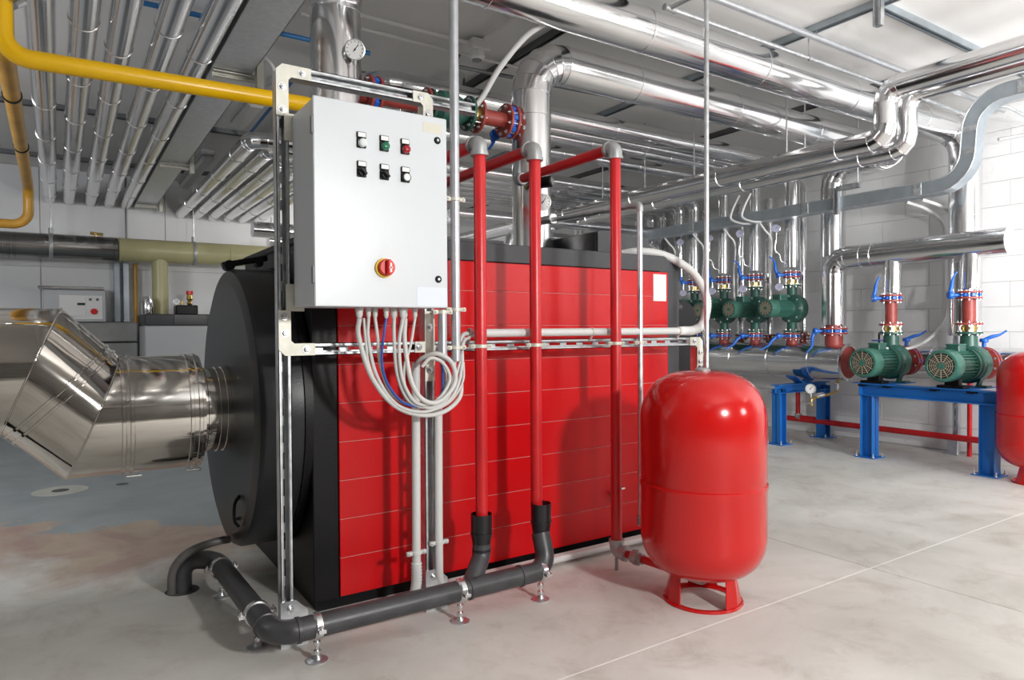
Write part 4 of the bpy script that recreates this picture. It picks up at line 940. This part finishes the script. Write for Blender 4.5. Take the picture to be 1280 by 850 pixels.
MB().box(5.34, 6.12, 5.855, 5.945, .50, .58, .002).build('beam', FRAMEB, t)
# manifold drain group with gauge
gauge('white dial gauge low in front of the manifold stand', (5.37, 3.50, .525), (-1, -.4, 0), .042, (0, 0, -1), .04)
t = thing('manifold_drain', 'small brass drain group hanging under manifold end', 'valve', (5.6, 3.5, .45))
MB().tube(smooth([(5.72, 3.46, .6), (5.70, 3.46, .50), (5.60, 3.46, .47), (5.45, 3.49, .45), (5.385, 3.50, .43), (5.385, 3.50, .38)], 5), .012, 10).build('drain_tube', BRASS, t)
MB().cyl((5.50, 3.47, .47), (5.44, 3.49, .46), .024, 14).cyl((5.70, 3.46, .50), (5.70, 3.46, .56), .02, 10).build('drain_body', ZBLT, t)
MB().obox((5.37, 3.51, .40), ((.2, .9, -.3), (0, .3, .9), (1, 0, 0)), (.035, .006, .004), .001).build('drain_lever', ZBLT, t)
# low red pipe and wall uprights
runpipe('red_pipe', 'red pipe running low along the right wall behind blue stands', [(6.05, 4.25, .15), (6.05, 1.3, .15)], .026, REDPIPE)
runpipe('red_pipe', 'red upright pipe at right wall crossing the low red pipe', [(6.12, 2.58, 0), (6.12, 2.58, .64)], .018, REDPIPE)
runpipe('red_pipe', 'short red upright pipe with grey elbow beside manifold stand', [(6.05, 4.08, .46), (6.05, 4.08, .17), (6.05, 3.9, .17)], .022, REDPIPE, .03, fit=GREYFIT)
t = thing('wall_strut', 'galvanised slotted strut standing at the right wall with angle foot', 'strut', (6.14, 2.73, 0))
channel(MB(), (6.17, 2.70, .03), (6.17, 2.70, 2.1), (1, 0, 0)).build('channel', GALV, t)
MB().box(6.10, 6.14, 2.66, 2.74, .0, .15, .002).box(6.07, 6.2, 2.64, 2.76, 0, .006, .001).build('foot', GALV, t)
for lab, y, yo in (('left', 2.775, .11), ('right', 2.655, .11)):
    MB().tube(smooth([(5.75, y+.12, 2.07), (5.95, y+.06, 2.02), (6.10, y, 1.9), (6.12, y, 1.7), (6.12, y, 1.45), (6.12, y, 1.15)], 6), .0135, 12).build('wall_conduit', COND, tagd=('pale conduit curving down from trunking, %s of wall strut' % lab, 'conduit'))

# grey trunking
t = thing('cable_trunking', 'grey galvanised trunking climbing in an S bend at the right wall', 'trunking', (5.5, 3, 2.05))
P = fillet([(5.5, 7.5, 2.095), (5.5, 2.52, 2.095), (5.5, 2.30, 2.56), (5.5, .8, 2.56)], .28, 8)
P = fillet([(5.5, 7.5, 2.095), (5.5, 2.33, 2.095), (5.5, 2.29, 2.68), (5.5, .8, 2.68)], .21, 7)
hw, hh = .06, .052; mb = MB(); ring = []
for i, p in enumerate(P):
    d = ((P[i]-P[i-1]).normalized() if i else (P[1]-P[0]).normalized())+((P[i+1]-P[i]).normalized() if i < len(P)-1 else (P[i]-P[i-1]).normalized())
    d.normalize(); nrm = V((1, 0, 0)).cross(d); ring.append([p+V((1, 0, 0))*a*hw+nrm*b*hh for a, b in ((-1, -1), (1, -1), (1, 1), (-1, 1))])
for a, b in zip(ring[:-1], ring[1:]):
    for k in range(4): mb.add([a[k], a[(k+1) % 4], b[(k+1) % 4], b[k]], [(0, 1, 2, 3)])
mb.build('trunking_body', GALVT, t)
for sg in (-1, 1):
    mb = MB().tube([p+V((-hw-.001, 0, 0))+V((1, 0, 0)).cross(((P[min(i+1, len(P)-1)]-P[max(i-1, 0)]).normalized()))*sg*(hh-.003) for i, p in enumerate(P)], .004, 6); mb.build('edge_flange', GALV, t)
for y, z, a in ((2.66, 2.095, 0), (3.6, 2.095, 0), (4.9, 2.095, 0), (1.98, 2.68, 0), (1.3, 2.68, 0)):
    b = MB().box(5.5-hw-.003, 5.5-hw, y-.03, y+.03, z-hh+.008, z+hh-.008, .001); b = b.build('joint_plate', GALV, t); mb = MB()
    for dy in (-.018, .018):
        for dz in (-.02, .02): mb.lathe([(.006, 0), (.006, .003), (0, .004)], (5.5-hw-.003, y+dy, z+dz), (-1, 0, 0), 8)
    mb.build('rivet', ZBLT, b, stuff=True)
for z in (2.31, 2.47): MB().box(5.5-hw-.003, 5.5-hw, 2.26, 2.36, z-.02, z+.02, .001).build('joint_plate', GALV, t)
t = thing('trunking_bracket', 'galvanised drop bracket holding trunking below the Z bend pipes', 'bracket', (5.45, 3.1, 2.1))
channel(MB(), (5.43, 3.30, 2.0), (5.43, 3.30, 2.22), (-1, 0, 0)).build('bracket_drop', GALV, t); channel(MB(), (5.43, 3.30, 2.21), (5.43, 3.10, 2.21), (0, 0, 1)).build('bracket_arm', GALV, t)
MB().cyl((5.43, 3.12, 2.2), (5.43, 3.12, ZC), .006, 8).build('bracket_rod', ZBLT, t)
t = thing('trunking_bracket', 'galvanised ceiling bracket over trunking at upper right edge', 'bracket', (5.45, 1.7, 2.6))
channel(MB(), (5.41, 1.75, 2.62), (5.41, 1.75, ZC), (-1, 0, 0)).build('bracket_drop', GALV, t)
for i, y in enumerate((4.15, 4.28)):
    cable(('left' if i else 'right')+' pale cable looping off the trunking between risers', [(5.42, y, 2.32), (5.38, y+.04, 2.2), (5.36, y+.05, 2.1), (5.40, y-.03, 2.05), (5.45, y-.1, 2.04)], .011, COND, 10, g='pale cable loops at the trunking')
for i, y in enumerate((4.05, 4.47, 4.87, 5.27)):
    cable('pale cable dropping from trunking to inline pump riser, number %s from right' % ['one', 'two', 'three', 'four'][i], [(5.5, y+.06, 2.04), (5.56, y+.05, 1.98), (5.62, y+.02, 1.88), (5.64, y+.05, 1.6), (5.62, y+.03, 1.35)], .010, COND, 8, g='pale cables dropping from the trunking')

# ------------------------------------------------------------------ recirculation line with pump on boiler
RZ = 2.155
t = thing('recirculation_line', 'red brown flanged bypass line between the two boiler risers', 'pipe', (1.6, 3.05, RZ))
MB().cyl((1.15, 3.05, RZ), (1.50, 3.05, RZ), .04, 24).build('tube', CASTR, t)
MB().cyl((1.80, 3.05, RZ), (2.03, 3.05, RZ), .04, 24).build('tube', CASTR, t)
flange(t, (1.50, 3.05, RZ), (1, 0, 0), .085); flange(t, (1.795, 3.05, RZ), (1, 0, 0), .09)
valve('blue valve between red flanges beside the clad boiler riser', (1.985, 3.05, RZ), (1, 0, 0), .088, (0, 1, -.3), (0, .3, -1), llen=.05)
valve('blue valve between red flanges above left part of cabinet', (1.225, 3.05, RZ), (1, 0, 0), .088, (0, 1, -.3), (0, .3, -1), llen=.05)
t = thing('bypass_pump', 'green pump in the bypass line behind the long steel conduit', 'pump', (1.6, 3.05, RZ))
MB().lathe([(.04, 0), (.085, .05), (.09, .1), (.09, .13), (.05, .2), (.04, .22)], (1.52, 3.05, RZ), (1, 0, 0), 30).build('pump_casing', GREEN, t)
flange(t, (1.74, 3.05, RZ), (1, 0, 0), .088, .016, GREEN); flange(t, (1.525, 3.05, RZ), (1, 0, 0), .085, .016, GREEN)
MB().cyl((1.75, 3.05, RZ), (1.79, 3.05, RZ), .055, 24).build('coupling', BRASS, t)
MB().cyl((1.62, 3.05, RZ), (1.62, 3.36, RZ), .075, 24, ch=.01).build('pump_motor', GREEN, t)
mb = MB()
for k in range(4):
    q = PI/4+PI/2*k; mb.cyl((1.73, 3.05+math.cos(q)*.072, RZ+math.sin(q)*.072), (1.80, 3.05+math.cos(q)*.072, RZ+math.sin(q)*.072), .006, 8)
mb.build('tie_rod', ZBLT, t, stuff=True)
gauge('white dial gauge on brass stem in front of left boiler riser', (1.085, 2.90, 2.285), (-.35, -1, -.25), .043, (0, 0, -1), .13)
gauge('white dial gauge on the clad boiler riser right of middle red pipe', (2.10, 2.90, 1.715), (-.45, -1, -.1), .043, (0, 1, 0), .03)
t = thing('pressure_switch', 'black cylindrical pressure switch with silver face on clad riser', 'switch', (2.1, 2.9, 1.82))
MB().cyl((2.06, 2.96, 1.815), (2.13, 2.86, 1.82), .030, 20, ch=.004).build('switch_body', BLK, t); MB().lathe([(.022, 0), (.022, .004), (0, .004)], (2.13, 2.86, 1.82), (.57, -.82, .04), 18).build('switch_face', ZBLT, t)
MB().cyl((2.06, 2.96, 1.81), (2.06, 3.0, 1.80), .012, 10).build('switch_neck', BRASS, t)
t = thing('thermometer_pocket', 'short steel pocket fitting low on the clad boiler riser', 'fitting', (2.12, 2.9, 1.62))
MB().cyl((2.14, 2.88, 1.627), (2.13, 2.96, 1.627), .022, 14).cyl((2.14, 2.86, 1.627), (2.14, 2.885, 1.627), .028, 6).build('pocket', ZBLT, t)

# ------------------------------------------------------------------ back left area
t = thing('flue_pipe', 'horizontal flue pipe on back wall, dark steel part then cream plastic', 'pipe', (.5, 8.45, 1.93))
MB().cyl((-1.8, 8.45, 1.93), (.49, 8.45, 1.935), .127, 40).build('steel_section', DKST, t)
MB().cyl((.50, 8.45, 1.935), (2.4, 8.45, 1.94), .125, 40).build('plastic_section', PP, t)
MB().cyl((.895, 8.45, 1.84), (.895, 8.45, 1.24), .082, 30).build('branch_down', PP, t)
for x, m_ in ((-.45, DKST), (-.40, DKST), (.515, PP), (1.62, PP), (.46, DKST)): MB().ringband((x, 8.45, 1.93), (1, 0, 0), .126, .02, .005, 36).build('socket_ring', m_, t)
for x, lab in ((-.10, 'left hanger rod with clamp on dark steel flue pipe'), (1.24, 'right hanger rod with steel clamp on cream flue pipe')):
    t = thing('pipe_hanger', lab, 'hanger', (x, 8.45, 2.0), 'flue pipe hangers')
    MB().cyl((x, 8.45, 2.05), (x, 8.45, ZC), .006, 8).build('rod', ZBLT, t); MB().ringband((x, 8.45, 1.933), (1, 0, 0), .129, .035, .004, 36).cyl((x, 8.45, 2.06), (x, 8.45, 2.12), .022, 12).build('clamp', GREYFIT, t)
t = thing('wall_boiler', 'white low boiler with dark top standing at back wall', 'boiler', (1.1, 8.3, 0))
MB().box(.70, 1.55, 8.0, 8.75, 0, 1.115, .01).build('casing', BOXG, t); MB().box(.70, 1.56, 7.99, 8.76, 1.115, 1.235, .008).build('top_band', CGRAY, t)
MB().box(.97, 1.30, 7.985, 8.1, 1.118, 1.232, .004).build('top_display', FUNB, t)
t = thing('valve_block', 'dark block with brass safety valve on the wall boiler', 'valve', (1.12, 8.3, 1.235))
MB().box(1.02, 1.24, 8.2, 8.4, 1.235, 1.34, .01).build('block', BLK, t)
MB().lathe([(.02, 0), (.03, .02), (.02, .05), (.035, .07), (.025, .12), (0, .12)], (1.17, 8.3, 1.34), (0, 0, 1), 16).cyl((1.09, 8.3, 1.34), (1.09, 8.3, 1.39), .015, 10).build('brass_valve', BRASS, t)
MB().cyl((1.17, 8.3, 1.46), (1.17, 8.3, 1.50), .036, 12).build('valve_cap', SWR, t)
gauge('tiny white gauge beside brass safety valve at the back', (1.03, 8.22, 1.375), (0, -1, 0), .036, slen=.01, grp=None)
MB().lathe([(.055, 0), (.06, .02), (.06, .14), (.04, .19), (0, .2)], (.745, 8.25, 1.235), (0, 0, 1), 24).build('steel_can', ALU, tagd=('shiny steel cylinder with rounded top on wall boiler', 'cylinder'))
t = thing('console', 'grey control console with white panel, display and red button', 'console', (.1, 8.7, 1.16))
MB().box(-.18, .38, 8.55, 8.87, 1.16, 1.50, .008).build('console_body', BOXG, t); MB().box(-.22, .36, 8.50, 8.87, 1.50, 1.53, .004).build('console_top', ALU, t)
MB().box(-.04, .35, 8.54, 8.552, 1.185, 1.44, .003).build('white_panel', WHITE, t); MB().box(-.03, .20, 8.533, 8.542, 1.22, 1.43, .003).build('panel_flap', WHITE, t)
MB().box(.12, .19, 8.528, 8.535, 1.335, 1.36).build('display', LCD, t); MB().box(.225, .25, 8.53, 8.54, 1.385, 1.41).box(.29, .315, 8.53, 8.54, 1.385, 1.41).build('small_switch', DCHAN, t)
MB().cyl((.27, 8.545, 1.27), (.27, 8.515, 1.27), .032, 20, ch=.004).build('stop_button', SWR, t)
MB().lathe([(.02, 0), (.02, .01), (0, .01)], (.06, 8.55, 1.20), (0, -1, 0), 16).build('round_lock', DCHAN, t)
MB().box(-.25, .68, 8.60, 8.87, 0, .93, .01).box(-.25, .68, 8.60, 8.87, .945, 1.155, .01).build('concrete_plinth', CONC, tagd=('bare concrete plinth below console at back wall', 'plinth'))
MB().box(.47, .53, 8.78, 8.88, 1.16, 1.85, .004).box(.56, .62, 8.78, 8.88, 1.16, 1.85, .004).build('wall_duct', GALVT, tagd=('pair of grey vertical ducts between console and yellow pipe', 'duct'))
runpipe('gas_pipe', 'thin yellow gas pipe upright behind the wall boiler', [(.68, 8.78, 1.15), (.68, 8.78, 1.82)], .022, YDUL)
MB().tube([(.60, 8.86, .9), (.60, 8.86, 2.8)], .008, 8).build('wall_cable', DCHAN, tagd=('thin dark cable running up back wall left of yellow pipe', 'cable'))
t = thing('test_valve', 'small brass test valve on top of dark flue pipe', 'valve', (.29, 8.4, 2.05)); MB().cyl((.29, 8.42, 2.04), (.29, 8.42, 2.10), .012, 10).cyl((.24, 8.42, 2.09), (.36, 8.42, 2.08), .016, 10).build('valve_tube', BRASS, t)
